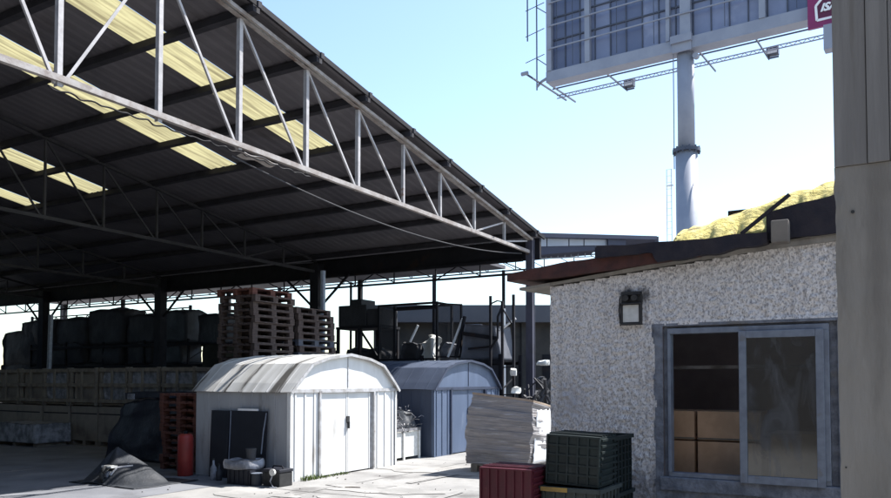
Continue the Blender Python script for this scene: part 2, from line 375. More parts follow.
tag(gr.build('grit', mat('grit', (.16,.15,.135), (.08,.075,.07), scale=6, rough=1)), 'scattered grit and crumbs of rubble on the sunlit concrete', 'grit', kind='stuff')
tm = MB()
for (v0_, off, cv) in ((3.9, 0, .35), (5.5, 0, .35), (6.9, 1.5, -.2)):
    def fn(a, b, v0_=v0_, off=off, cv=cv):
        u = 8.2 + off + a*9; return wp(u, v0_ + cv*math.sin(a*2.5) + (b-.5)*(.13 + .05*noise.noise(Vector((u*2, v0_, 1)))), .012)
    tm.grid(fn, 50, 1, skip=lambda a, b, o=v0_: noise.noise(Vector((a*9, o, 2))) > .18)
tag(tm.build('tyre_marks', mat('tyre_rubbed_concrete', (.19,.185,.178), (.25,.243,.23), scale=7, rough=.9)), kind='structure')

# ------------------------------------------------------------------ warehouse
ZR = lambda u: 5.65 + .166*(19.35-u) if u > -2 else 5.65 + .166*21.35 - .166*(-2-u)
V0, V1 = 8.52, 39.0
VT = [8.73, 16.3, 23.85, 31.2]
wh = thing('warehouse', 'open-sided warehouse with dark lean roof on white steel trusses and yellow roof lights', 'warehouse', 0, 0)
def corr(mb, u0, u1, v0, v1, mi=0, dz=0.0):
    pr = [(0,0),(.12,0),(.14,.014),(.17,.014),(.19,0)]
    vs = []; v = v0
    pts = []
    while v < v1-1e-4:
        for a, z in pr[:-1]:
            if v+a < v1: pts.append((v+a, z))
        v += .25
    pts.append((v1, 0))
    us = [u0, u1]
    vs = [(u, p, ZR(u)+z+.05+dz) for u in us for p, z in pts]; n_ = len(pts)
    mb.add(vs, [(i, i+1, n_+i+1, n_+i) for i in range(n_-1)], mi)
strips = [(10.5,11.35),(13.4,14.25),(18.15,18.95),(21.2,21.9)]
PUR = [-6.5,-5,-3.5,-1.9,-.5,1.1,2.6,4.1,5.6,7.1,8.6,10.1,11.5,13.0,14.5,16.0,17.5,19.2]
rf = MB()
edges = [V0] + [x for s_ in strips for x in s_] + [V1]
for i in range(0, len(edges), 2):
    a, b = edges[i], edges[i+1]
    corr(rf, -2, 19.75, a, b); corr(rf, -20, -2, a, b)
for a, b in strips:
    corr(rf, -20, -2, a, b); corr(rf, -2, 7.12, a, b); corr(rf, 12.98, 19.75, a, b)
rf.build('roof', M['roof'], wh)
for a, b in strips:
    for u0, u1 in ((7.12,8.6),(8.6,10.1),(10.1,11.5),(11.5,12.98)):
        s_ = MB(); corr(s_, u0+.005, u1-.005, a+.004, b-.004, dz=-.004); s_.build('skylight', M['skylight'], wh)
for u in PUR:
    p_ = MB(); z = ZR(u)
    p_.box(u-.07, u+.07, V0-.04, V1, z-.09, z+.03)
    p_.box(u-.03, u+.05, V0-.11, V0-.0701, z-.03, z+.07)
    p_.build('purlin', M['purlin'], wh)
# verge trim along the gable edge
vt = MB(); vt.beam((19.8, V0-.02, ZR(19.8)+.06), (-2, V0-.02, ZR(-2)+.06), .05, .09); vt.build('verge_trim', M['steel_dark'], wh)
NODES = [-2, -.5, 1.0, 2.6, 4.1, 5.56, 7.03, 8.53, 10.09, 11.56, 13.09, 14.57, 16.16, 17.78]
for ti, v in enumerate(VT):
    ms = M['steel_white'] if ti == 0 else M['truss_shaded']
    t = MB(); zb = 5.2
    t.angle((19.35, v, 5.50), (-2, v, ZR(-2)-.17), .085, .012)
    t.angle((19.35, v, 5.16), (5.56, v, 5.28), .075, .012, flip=-1)
    t.angle((5.56, v, 5.28), (-2, v, 5.2), .075, .012, flip=-1)
    if ti == 0:
        t.beam((19.3, v-.09, 5.53), (-2, v-.09, ZR(-2)-.12), .045, .06, 0)
    tr_ = t.build('truss', M['steel_rust'] if ti == 0 else M['truss_shaded'], wh)
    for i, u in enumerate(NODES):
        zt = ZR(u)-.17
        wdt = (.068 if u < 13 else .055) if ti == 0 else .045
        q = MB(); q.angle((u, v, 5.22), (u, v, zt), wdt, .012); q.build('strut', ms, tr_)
        if ti > 1 and u < 5: continue
        if i+1 < len(NODES): un = NODES[i+1]
        else: un = 19.25
        zn = ZR(un)-.20
        if u in (5.56, 16.16, 17.78): a, b = (u+.05, v+.03, 5.24), (un-.05, v+.03, zn)
        else: a, b = (u+.03, v+.03, zt-.03), (un-.06, v+.03, 5.24)
        q = MB(); q.angle(a, b, .036, .008); q.build('brace', ms, tr_)
    if ti == 0:       # peeling plate hanging off the bottom chord and the slack wire below it
        q = MB(); q.grid(lambda a, b: Vector((8.6+a*.75, v-.02+b*.16, 5.20-.02*math.sin(a*9)-.03*b)), 10, 2); q.build('loose_plate', M['steel_rust'], tr_, solid=.01)
        pts = []
        for k in range(25):
            u = 8.4 + (18.9-8.4)*k/24; pts.append((u, v+.05, 5.10 - .36*4*(k/24)*(1-k/24)))
        q = MB(); q.tube(pts, .013, 6); q.build('sagging_pipe', M['truss_shaded'], tr_)
        # twisted lashing along the bottom chord
        pts = [(5.4+.04*k, v-.03+.02*math.sin(k*.7)+.02*noise.noise(Vector((k*.3,0,0))), 5.16+.012*math.cos(k*.9)-.03*abs(noise.noise(Vector((k*.11,4,0))))) for k in range(120)]
        q = MB(); q.tube(pts, .012, 5); q.build('lashing_wire', M['steel_dark'], tr_)
for v in VT + [38.8]:
    c = MB()
    if v == VT[0]:
        c.box(19.29, 19.41, v-.085, v+.085, 0, 5.6); c.box(19.265, 19.289, v-.10, v+.10, 0, 5.55); c.box(19.411, 19.435, v-.10, v+.10, 0, 5.55)
        c.box(19.15, 19.55, v-.25, v+.25, .002, .03)
    else: c.box(19.2, 19.5, v-.17, v+.17, 0, 5.45)
    c.build('column', M['column'] if v == VT[0] else M['column_shaded'], wh)
    if v > 9:
        c = MB(); c.box(-8.2, -7.9, v-.17, v+.17, 0, ZR(-8)); c.build('column', M['column_shaded'], wh)
fb = MB(); fb.box(19.52, 19.62, V0, V1, 5.02, 5.60); fb.box(19.40, 19.519, V0+.5, V1, 4.98, 5.06); fb.build('eave_beam', M['steel_dark'], wh)
gd = MB(); vv = 8.9
gd.beam((19.56, 8.8, 4.66), (19.56, V1, 4.66), .05, .06)
k = 0
while vv < V1:
    gd.beam((19.56, vv, 4.68), (19.56, vv, 5.02), .035, .035); gd.beam((19.56, vv, 4.69), (19.56, vv+.75, 5.02), .03, .03)
    if k % 2: gd.beam((19.56, vv+.75, 5.02), (19.56, vv+1.45, 4.68), .03, .03)
    vv += 1.5; k += 1
gd.build('eave_girder', M['steel_dark'], wh)
for v in VT[1:]:
    b = MB(); b.beam((19.35, v-1.3, 5.02), (19.35, v-.1, 4.0), .06, .06); b.beam((19.35, v+1.3, 5.02), (19.35, v+.1, 4.0), .06, .06); b.build('knee_brace', M['steel_dark'], wh)

# far lattice girder and posts of the neighbouring bay
fg = thing('lattice_gantry', 'thin dark lattice gantry on slim posts beyond the warehouse eave', 'gantry', 27, 8)
q = MB(); q.beam((0,0,5.95),(0,34,5.95),.05,.05); q.beam((0,0,6.3),(0,34,6.3),.04,.04)
k = 0; y = 0
while y < 33:
    q.beam((0,y,5.95),(0,y,6.3),.03,.03); q.beam((0,y,5.95),(0,y+.6,6.3),.025,.025); y += 1.2
q.build('lattice_beam', M['steel_dark'], fg)
for y in (0.2, 8.5, 17, 25.5, 33.8):
    q = MB(); q.box(-.06,.06,y-.06,y+.06,0,6.3); q.build('post', M['steel_dark'], fg)
fg2 = thing('lattice_gantry', 'crossed lattice bracing seen through the gap at the far left under the roof', 'gantry', 23.5, 27)
q = MB(); q.beam((0,0,4.9),(0,12,4.9),.05,.05); q.beam((0,0,4.3),(0,12,4.3),.04,.04)
for k in range(14): q.beam((0,k*.85,4.3),(0,k*.85+.5,4.9),.03,.03); q.beam((0,k*.85+.5,4.9),(0,k*.85+.85,4.3),.03,.03)
q.build('lattice_beam', M['steel_dark'], fg2)
for y in (0, 6, 11.9):
    q = MB(); q.box(-.05,.05,y-.05,y+.05,0,5.0); q.build('post', M['steel_dark'], fg2)

# slim posts
def post(px, ytop, u, zt, r, label, mt, lean=0, split=None):
    v, z = on_u(px, ytop, u)
    t = thing('slim_post', label, 'post', u, v)
    if split:
        q = MB(); q.tube([(0,0,split),(lean,lean,zt)], r, 8); q.build('upper_pole', M['steel_dark'], t)
        q = MB(); q.tube([(0,0,0),(0,0,split)], r*1.15, 8); q.build('lower_pole', M['white'], t)
    else:
        q = MB(); q.tube([(0,0,0),(0,lean,zt)], r, 8); q.build('pole', mt, t)
        q = MB(); q.box(-r*1.8,r*1.8,-r*1.8,r*1.8,0,.02); q.build('base_plate', mt, t)
post(503.5, 262, 21.5, 5.1, .055, 'slim post with dark top and white lower length left of the main column', None, split=3.9)
post(351, 275, 22.0, 5.2, .045, 'thin black post rising behind the dark box beside the pallet stacks', M['steel_dark'])
post(323, 263, 15.2, 4.45, .065, 'pale grey post standing just behind the shorter pallet stack', M['alu'])
post(49, 303, 14.6, 3.75, .07, 'pale leaning post standing among crates at the far left', M['alu'], lean=-.12)

q = MB(); q.box(19.85, 25.5, 12.5, V1, 5.78, 5.9); q.build('sun_block_roof', M['roof'], wh)  # added roof hidden behind the eave, blocks sun on columns and racks
for vv in (19.0, 26.5, 34.0, 38.8): q = MB(); q.box(25.2, 25.35, vv-.08, vv+.08, 0, 5.77); q.build('sun_block_post', M['steel_dark'], wh)  # posts added under the sun-blocking roof
fl = MB(); fl.grid(lambda a, b: Vector((-19.9 + 39.2*a, 9.3 + 29.5*b, .004)), 2, 2)  # slab darker and bluer than the yard, roof shade put into its colour
# end walls and building behind the photographer, added unseen to block sky light
floor_ = fl.build('warehouse_floor', mat('shade_toned_floor', (.17,.175,.19), (.12,.125,.14), scale=.9, bump=.2, c3=(.07,.07,.075), s3=.5, lo3=.52, hi3=.7, rough=.85))
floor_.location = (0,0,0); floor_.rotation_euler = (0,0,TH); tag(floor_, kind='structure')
q = MB(); q.box(-20.3, -20.0, V0, V1, 0, 5.6); q.box(-20, 19.3, V1, V1+.25, 0, 5.55); q.build('sky_block_wall', M['far_wall'], wh)
nb = thing('sky_blocker', 'added unseen block behind the photographer that cuts off sky light', 'building', -7, 0)
q = MB(); q.box(-8, 0, -22, 8.2, 0, 8.5); q.build('wall', M['far_wall'], nb)
q = MB(); q.box(-8.2, .3, -22.2, 8.4, 8.501, 8.8); q.build('roof', M['far_roof'], nb)

# ------------------------------------------------------------------ adjoining canopy right of the column
ac = thing('canopy', 'long low canopy with dark blue edge and pale panels right of the main column', 'canopy', 0, 0)
ac.location = (0,0,0); ac.rotation_euler = (0,0,0)
def W3(px, py, Y): r = ray(px, py); t = Y/r[4]; return Vector((r[3]*t, Y, EYE + r[2]*t))
a = W3(531,233,22.3); b = W3(657,236.5,25.5)
def strip(mb, px0, px1, yt0, yt1, yb0, yb1, Y0, Y1, th):
    A0, A1, B1, B0 = W3(px0,yt0,Y0), W3(px1,yt1,Y1), W3(px1,yb1,Y1), W3(px0,yb0,Y0)
    d = Vector((0, th, 0)); vs = [A0, A1, B1, B0, A0+d, A1+d, B1+d, B0+d]
    mb.add(vs, [(0,3,2,1),(4,5,6,7),(0,1,5,4),(1,2,6,5),(2,3,7,6),(3,0,4,7)])
q = MB(); strip(q, 531,657, 232.5,236, 237,239.5, 22.3,25.5, 2.6); q.build('roof', M['canopy_blue'], ac)
xs = [533, 547, 569, 584, 608]
for i in range(4):
    x0, x1 = xs[i]+.5, xs[i+1]-.5
    Y0 = 22.45 + (x0-531)/126*3.2; Y1 = 22.45 + (x1-531)/126*3.2
    q = MB(); strip(q, x0, x1, 237.2+(x0-531)*.02, 237.2+(x1-531)*.02, 246.6-(x0-533)*.02, 246.6-(x1-533)*.02, Y0, Y1, .06); q.build('panel', M['canopy_pale'], ac)
q = MB(); strip(q, 533, 596, 247,246, 255.5,250, 22.5,24.1, 1.0); q.build('fascia', M['canopy_blue'], ac)
q = MB(); strip(q, 608, 626, 238.7,239, 246.5,246.2, 24.3,24.8, .1); q.build('fascia_end', M['canopy_blue'], ac)
q = MB(); strip(q, 533, 594, 258.5,256, 259.4,256.8, 23,24.6, .05)
for px in (534, 541, 546, 551, 558, 565, 571, 578, 585): q.beam(W3(px,258.5-(px-533)*.04,23+(px-533)/61*1.6), W3(px,254.6-(px-533)*.04,23+(px-533)/61*1.6), .03, .03)
q.build('railing', M['canopy_pale'], ac)
for px, Y in ((600, 25.2), (655, 26.6)):
    p_ = W3(px, 237, Y); q = MB(); q.box(p_.x-.1,p_.x+.1,Y-.1,Y+.1,0,p_.z); q.build('post', M['column'], ac)

# ------------------------------------------------------------------ far low building closing the yard
fbld = thing('low_building', 'long low block building with pale grey roof band closing the yard behind the racks', 'building', 0, 0)
fbld.location = (0, 36, 0); fbld.rotation_euler = (0,0,0)
q = MB(); q.box(-3.4, 22, .5, 9, 0, 4.4)
for k in range(7): q.box(-3.4+k*3.5, -3.1+k*3.5, .35, .499, 0, 4.4)
q.build('wall', M['far_wall'], fbld)
q = MB(); q.box(-3.7, 22.3, -.1, 9.3, 4.401, 5.2); q.build('roof', M['far_roof'], fbld)
for k in range(7):
    q = MB(); q.box(-2.4+k*3.5, -.6+k*3.5, .46, .499, 1.6, 2.9); q.build('window', M['steel_dark'], fbld)

# ------------------------------------------------------------------ garden sheds
def shed(u, v, L, D, mw, ms, mt, mr, label, door, lockz=.95):
    t = thing('metal_shed', label, 'shed', u, v)
    prof = [(0,1.50),(.10,1.60),(.48,1.93),(.92,2.05),(L/2,2.12)]
    prof = prof + [(L-x, z) for x, z in prof[-2::-1]]
    H = 1.50
    def ribwall(mb, axis, a0, a1, c, z0, z1, sg):
        a = a0
        while a < a1-.01:
            e = min(a+.26, a1)
            if axis == 'y': mb.box(min(c, c+sg*.012), max(c, c+sg*.012), a+.0, min(a+.035, e), z0, z1)
            else: mb.box(a, min(a+.035, e), min(c, c+sg*.012), max(c, c+sg*.012), z0, z1)
            a += .26
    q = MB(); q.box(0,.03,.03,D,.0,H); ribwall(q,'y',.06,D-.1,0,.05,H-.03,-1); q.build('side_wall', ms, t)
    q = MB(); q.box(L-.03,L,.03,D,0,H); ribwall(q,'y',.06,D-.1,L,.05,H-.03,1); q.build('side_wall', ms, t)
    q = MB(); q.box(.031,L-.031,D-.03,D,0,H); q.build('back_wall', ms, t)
    d0, d1, dz = door
    q = MB(); q.box(0,d0,0,.029,0,H); q.box(d1,L,0,.029,0,H); q.box(d0+.0005,d1-.0005,0,.029,dz,H)
    for x in (.10,.34,.58): q.box(x,x+.035,-.014,-.0005,.03,H-.05)
    for x in (L-.14,L-.38,L-.62): q.box(x,x+.035,-.014,-.0005,.03,H-.05)
    q.build('front_wall', mw, t)
    q = MB(); q.prism([(0,H+.002)]+[(x, z) for x, z in prof[1:-1]]+[(L,H+.002)], 0, .028); q.build('gable', mw, t)
    q = MB(); q.prism([(0,H+.002)]+[(x, z) for x, z in prof[1:-1]]+[(L,H+.002)], D-.028, D); q.build('gable', ms, t)
    q = MB(); q.box(L/2-.008, L/2+.008, -.012, -.0005, H+.03, 2.11); q.box(0,L,-.03,-.0005,H-.045,H+.012); q.build('gable_seam', mt, t)
    # roof skin with standing ribs and a wavy tin edge
    q = MB()
    pr = [(x + (-.05 if i == 0 else (.05 if i == len(prof)-1 else 0)), z+.012 - (.05 if i in (0, len(prof)-1) else 0)) for i, (x, z) in enumerate(prof)]
    ny = 40
    def fn(a, b):
        k = a*(len(pr)-1); i = min(int(k), len(pr)-2); f_ = k-i
        x = pr[i][0]*(1-f_)+pr[i+1][0]*f_; z = pr[i][1]*(1-f_)+pr[i+1][1]*f_
        y = -.07 + b*(D+.14)
        z += .012*noise.noise(Vector((x*3, y*2.5, u)))
        if b < .02: z += .018*noise.noise(Vector((x*7, 1, u)))
        return Vector((x, y, z))
    q.grid(fn, 4*(len(pr)-1), ny); q.build('roof', mr, t, solid=.012)
    y = .18
    while y < D:
        for i in range(len(prof)-1):
            (xa, za), (xb, zb_) = pr[i], pr[i+1]
            rb = MB() if i == 0 else rb
            rb.beam((xa,y,za+.008),(xb,y,zb_+.008),.022,.010)
        rb.build('roof_rib', mr, t); y += .31
    q = MB()
    for i in range(len(prof)-1):
        (xa, za), (xb, zb_) = pr[i], pr[i+1]; q.beam((xa,-.078,za-.012),(xb,-.078,zb_-.012),.012,.05)
    q.build('verge_trim', mt, t)
    q = MB(); q.box(-.02,-.013,-.005,.05,0,H-.02); q.box(-.02,.03,-.022,-.015,0,H-.02); q.build('corner_trim', mw, t)
    q = MB(); q.box(L-.03,L+.02,-.022,-.015,0,H-.02); q.box(L+.013,L+.02,-.0149,.05,0,H-.02); q.build('corner_trim', mw, t)
    # door leaves in a projecting track
    mid = (d0+d1)/2
    q = MB(); q.box(d0-.05,d0-.002,-.035,-.001,.02,dz+.03); q.box(d1+.002,d1+.05,-.035,-.001,.02,dz+.03); q.box(d0-.0015,d1+.0015,-.04,-.001,dz-.002,dz+.03); q.build('door_frame', mt, t)
    for a, b in ((d0+.003, mid-.006), (mid+.006, d1-.09)):
        q = MB(); q.box(a,b,.004,.022,.025,dz-.006)
        q.box(a,a+.03,-.004,.0035,.025,dz-.006); q.box(b-.03,b,-.004,.0035,.025,dz-.006)
        dd = q.build('door', mw, t)
        if b < mid:
            q = MB(); q.box(b-.035,b+.045,-.022,-.005,lockz-.05,lockz+.07); q.tube([(b+.005,-.03,lockz-.03),(b+.005,-.03,lockz-.15)],.022,8); q.build('padlock', M['rubber'], dd)
    q = MB(); q.box(d1-.085, d1-.003, .012, .026, .02, dz-.006); q.build('door_post', mt, t)
    return t
shed(9.54, 8.58, 3.03, 2.2, M['shed_white'], M['shed_shaded'], M['shed_trim'], M['shed_roof'],
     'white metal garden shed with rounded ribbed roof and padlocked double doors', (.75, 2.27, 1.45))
shed(14.25, 8.72, 3.1, 3.0, M['blue_paint'], M['blue_shaded'], M['blue_trim'], M['blue_shaded'],
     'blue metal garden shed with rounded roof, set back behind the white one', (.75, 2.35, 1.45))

# ------------------------------------------------------------------ pallets
def pallet_mesh(mt, name):
    q = MB(); Lx, Ly = 1.2, 1.0
    for y in (.0, .45, .9): q.box(0, Lx, y, y+.1, 0, .023)                 # bottom boards
    for y in (0, .45, .9):
        for x in (0, .53, 1.06): q.box(x, x+.14, y, y+.1, .0235, .092)       # blocks
    for x in (0, .53, 1.06): q.box(x, x+.14, 0, Ly, .0925, .114)
    for x in (.22, .34, .76, .88): q.box(x, x+.06, .3, .72, .0235, .114)
    for k in range(7): q.box(0, Lx, k*.15, k*.15+.1, .1145, .139)
    o = q.build('wooden_pallet', mt); me = o.data; bpy.data.objects.remove(o); return me
PM = {k: pallet_mesh(M[k], k) for k in ('pallet', 'pallet_red', 'pallet_blue')}
ORD = ['topmost','second from the top','third from the top','fourth from the top','fifth from the top','sixth from the top','seventh from the top','eighth from the top','ninth from the top','tenth from the top','eleventh from the top','twelfth from the top','thirteenth from the top','fourteenth from the top','fifteenth from the top','sixteenth from the top'] + [x + ' from the top' for x in 'seventeenth eighteenth nineteenth twentieth twenty-first twenty-second twenty-third twenty-fourth twenty-fifth'.split()]
def stack(u, v, n, seq, desc, group, vis, dx=0, dy=0):
    for k in range(n):
        kk = n-1-k
        key = seq(k, n)
        o = bpy.data.objects.new('wooden_pallet', PM[key]); COL.objects.link(o)
        place(o, u + random.uniform(-.035,.035), v + random.uniform(-.04,.04), k*.142+.003, rot=random.uniform(-.03,.03))
        adj = {'pallet': 'grey pallet', 'pallet_red': 'red-brown pallet', 'pallet_blue': 'bluish pallet'}[key]
        lab = f'{adj}, {ORD[kk]} in {desc}'
        tag(o, lab, 'pallet', group)
stack(11.4, 11.25, 25, lambda k, n: 'pallet_red' if k == 24 else 'pallet', 'the taller stack behind the white shed', 'pallets in the taller stack', 14)
stack(12.75, 11.25, 23, lambda k, n: 'pallet_blue' if k in (11,12,13,14,15,17) else 'pallet', 'the shorter stack behind the white shed', 'pallets in the shorter stack', 13)
stack(9.75, 11.0, 10, lambda k, n: 'pallet_red', 'the low stack left of the white shed', 'pallets in the low red-brown stack', 16)

# red drum in front of the low stack
t = thing('red_cylinder', 'tall red cylinder standing before the low red-brown pallet stack', 'cylinder', 9.30, on_u(185.5,450,9.30)[0])
q = MB(); q.tube([(0,0,0),(0,0,.02),(0,0,.66),(0,0,.71),(0,0,.73)], [.125,.135,.135,.12,.08], 24); q.build('body', M['red_drum'], t, smooth=True)
q = MB(); q.tube([(0,0,.73),(0,0,.78)], [.035,.03], 12); q.build('valve', M['steel_dark'], t)

# ------------------------------------------------------------------ things leaning by the shed side
def bu(px, py, u): return on_u(px, py, u)
va, _ = on_u(206, 440, 9.35); vb, _ = on_u(225, 440, 9.35); vc, _ = on_u(262, 440, 9.35)
t = thing('black_board', 'narrower black board leaning on the shed side, left of the wide one', 'board', 9.43, va-.01, tilt=(0, 0))
q = MB(); q.box(-.02,.0,-(va-vb)+.03,0,0,1.145,0, Matrix.Rotation(R(2.5),4,'Y')); q.build('panel', M['black_board'], t)
t = thing('black_board', 'wide black board with pale top strip leaning on the white shed side', 'board', 9.43, vb)
q = MB(); q.box(-.02,.0,-(vb-vc),0,0,1.15,0, Matrix.Rotation(R(2.8),4,'Y')); q.build('panel', M['black_board'], t)
q = MB(); q.box(-.028,.012,-.62,-.18,1.151,1.185,0, Matrix.Rotation(R(2.8),4,'Y')); q.build('top_strip', M['white'], t)
q = MB(); q.box(-.03,-.021,-.03,-.012,0,1.14,0, Matrix.Rotation(R(2.8),4,'Y')); q.build('edge_strip', M['alu'], t)
q = MB(); q.tube([(-.035,-(vb-vc)+.06,.45),(.0,-(vb-vc)+.05,.8),(.04,-(vb-vc)+.02,1.12)], .012, 6); q.build('hose', M['alu'], t)
def bottle(u, v, h, r, mt, label):
    t = thing('bottle', label, 'bottle', u, v)
    q = MB(); q.tube([(0,0,0),(0,0,.01),(0,0,h*.6),(0,0,h*.78),(0,0,h)], [r*.9,r,r,r*.35,r*.3], 14); q.build('body', mt, t, smooth=True)
    q = MB(); q.tube([(0,0,h),(0,0,h+.03)], r*.36, 10); q.build('cap', M['rubber'], t)
v_, _ = on_u(213.5, 470, 9.15); bottle(9.15, v_, .33, .055, M['bags'], 'slim pale bottle standing before the narrower black board')
v_, _ = on_u(219, 470, 9.12); bottle(9.12, v_, .25, .05, M['tarp_grey'], 'short dark bottle beside the slim pale bottle by the shed')
v0_, _ = on_u(256, 470, 9.05)
t = thing('plastic_crate', 'dark crate of odds and ends in front of the wide black board', 'crate', 8.92, v0_)
q = MB(); q.box(0,.34,0,.5,0,.02); q.box(0,.02,0,.5,.021,.24); q.box(.32,.34,0,.5,.021,.24); q.box(.021,.319,0,.02,.021,.24); q.box(.021,.319,.48,.5,.021,.24)
for k in range(5): q.box(-.012,-.0005,.04+k*.1,.07+k*.1,.02,.24)
q.build('body', M['black_board'], t)
t2 = thing('plastic_bag', 'crumpled pale bag spilling over the dark crate by the shed', 'bag', 8.90, v0_-.02, .20)
weld(rough_block(-.03,.36,.02,.56,.04,.20,.07,3,rnd=.5).build('bag', M['bags'], t2, smooth=True))
t2 = thing('pale_tub', 'small pale tub on the bag in front of the wide black board', 'tub', 9.06, v0_+.12, .40)
q = MB(); q.tube([(0,0,0),(0,0,.16)], [.07,.085], 14); q.tube([(0,0,.16),(0,0,.175)], .09, 14); q.build('tub', M['tarp_grey'], t2)
v0_, _ = on_u(283, 470, 9.1)
t = thing('toolbox', 'black toolbox on the ground at the near corner of the white shed', 'toolbox', 9.02, v0_)
q = MB(); q.box(0,.3,0,.34,0,.22); q.build('body', M['rubber'], t, bevel=.01)
q = MB(); q.box(-.01,.31,-.01,.35,.2205,.27); q.build('lid', M['black_board'], t, bevel=.01)
q = MB(); q.tube([(.15,.06,.271),(.15,.08,.31),(.15,.26,.31),(.15,.28,.271)], .012, 6); q.build('handle', M['steel_dark'], t)
t = thing('floor_lamp_head', 'small round white fan-like head on a bent stalk beside the black toolbox', 'lamp', 8.93, v0_+.05)
q = MB(); q.tube([(0,0,0),(0,0,.012)], .06, 14); q.tube([(0,0,.013),(-.02,.04,.10),(0,.0,.22)], .012, 6); q.build('stalk', M['bags'], t)
q = MB(); q.tube([(-.025,0,.24),(.02,0,.24)], [.055,.045], 16); q.build('head', M['lens'], t)
t = thing('paint_can', 'grey paint can between the dark crate and the black toolbox', 'can', 9.0, v0_+.46)
q = MB(); q.tube([(0,0,0),(0,0,.19)], .085, 18); q.build('body', M['tarp_grey'], t)
q = MB(); q.tube([(0,0,.19),(0,0,.20)], .09, 18); q.build('rim', M['alu'], t)

# ------------------------------------------------------------------ black tarp covered heap, mattress, grey tarp and wheelbarrow
t = thing('tarp_covered_load', 'large black tarp draped over a load left of the red-brown pallets', 'tarp', 10.6, 12.2)
mb = rough_block(0,1.2,-.1,2.0,0,1.30,.09,11,nx=22,nz=22,rnd=.16)
for p in mb.v:
    p.x -= (1.45-p.z)*.16; k = (1.35-p.z)*.26 if p.y > .9 else 0; p.y += k*(p.y-.9)
    if p.y > 1.5: p.z *= 1-.12*(p.y-1.5)
weld(mb.build('tarp', M['tarp'], t, smooth=True))
t = thing('foam_slab', 'flat black slab lying on top of the black tarp heap', 'slab', 10.75, on_u(168,392,10.7)[0], 1.30, rot=.05, tilt=(R(-1.5),R(2)))
weld(rough_block(0,.8,0,1.30,.0,.14,.03,5,nx=10,nz=10).build('slab', M['tarp'], t, smooth=True))
t = thing('white_box', 'small pale box wedged at the left end of the black slab', 'box', 10.66, on_u(134,392,10.66)[0], 1.26)
q = MB(); q.box(0,.2,0,.22,0,.12); q.build('box', M['bags'], t, bevel=.01)
rr_ = ray(118, 484); k_ = -EYE/rr_[2]; gu, gv = rr_[0]*k_, rr_[1]*k_
t = thing('grey_tarp', 'grey tarp thrown in a peaked heap at the edge of the sunlight', 'tarp', gu-.12, gv+.34)
mb = MB()
def fn(a, b):
    x = -.15 + a*1.15; y = -1.15 + b*1.65
    d = math.hypot((x-.38)/.55, (y-.05)/(.40 if y > .05 else 1.05))
    h = .55*max(0, 1-d)**1.1
    ang = math.atan2(y-.05, x-.38)
    z = h*(1+.16*math.sin(ang*5+1)*min(1, d*1.6)) + .022*noise.noise(Vector((x*4, y*4, 2))) + .012
    return Vector((x + .06*math.sin(ang*4)*d*.5, y + .05*noise.noise(Vector((x*3, y*3, 8))), max(z, .010)))
mb = MB()
mb.grid(fn, 60, 60); mb.build('sheet', M['tarp_grey'], t, smooth=True, solid=.012)
t = thing('wheelbarrow', 'old wheelbarrow under the grey tarp with its wheel and pale nose in the sun', 'wheelbarrow', gu-.10, gv+.10)
q = MB()
pts = [(.13*math.cos(2*math.pi*k/20), 0, .15+.13*math.sin(2*math.pi*k/20)) for k in range(21)]
q.tube(pts, .035, 8, cap=False); wh_ = q.build('wheel', M['rubber'], t, smooth=True)
q = MB(); q.tube([(0,-.03,.15),(0,.03,.15)], .06, 14); q.build('rim', M['bags'], wh_)
q = MB(); q.tube([(-.02,.07,.15),(.10,.07,.26),(.3,-.1,.30)], .018, 6); q.tube([(-.02,-.07,.15),(.10,-.07,.26),(.3,-.2,.28)], .018, 6); q.build('frame', M['bags'], t)
q = MB(); q.box(-.06,.06,-.14,.10,.27,.30); q.build('nose_board', M['lens'], t)

# ------------------------------------------------------------------ crate rows at left, in the shade
rowu = 12.3
def wooden_crate(fill):
    t = thing('wooden_crate', 'x', 'crate', 0, 0)
    q = MB()
    for x in (0,.93):
        for y in (0,1.03): q.box(x,x+.07,y,y+.07,0,.97)
    q.box(0,1,0,1.1,-.0,.05) if False else None
    q.box(.071,.929,.071,1.029,.02,.06)
    for z in (.08,.48,.86):
        q.box(-.022,-.001,0,1.1,z,z+.09); q.box(1.001,1.022,0,1.1,z,z+.09); q.box(0,1,-.022,-.001,z,z+.09); q.box(0,1,1.101,1.122,z,z+.09)
    q.box(-.045,-.023,.5,.58,.08,.95)
    q.build('frame', M['crate_wood'], t)
    weld(rough_block(.08,.92,.08,1.02,.07,.92,.05,fill,nx=7,nz=7,rnd=.12).build('contents', M['bags'] if fill % 2 else M['bin'], t, smooth=True))
    return t
def kraft_bin():
    t = thing('cardboard_bin', 'x', 'bin', 0, 0)
    q = MB(); q.box(0,1,0,1.1,.12,1.0); q.build('carton', M['bin'], t, bevel=.012)
    q = MB(); q.box(0,1,0,1.1,.0,.02); 
    for y in (0,.5,1.0): q.box(0,1,y,y+.1,.021,.118)
    q.build('pallet_base', M['crate_wood'], t)
    q = MB(); q.box(-.006,-.0005,.03,1.07,.80,.83); q.build('strap', M['steel_dark'], t)
    return t
wc0 = wooden_crate(1); wc1 = wooden_crate(2); kb = kraft_bin()
up = ['second crate from the right', 'rightmost crate', 'third crate from the right', 'fourth crate from the right', 'fifth crate from the right', 'sixth crate from the right', 'seventh crate from the right', 'leftmost crate']
ordr = ['first','second','third','fourth','fifth','sixth','seventh','eighth']
used = set()
def take(o):
    if o.name in used: return copy_tree(o)
    used.add(o.name); return o
kinds = [0,0,0,1,0,1,1,0]
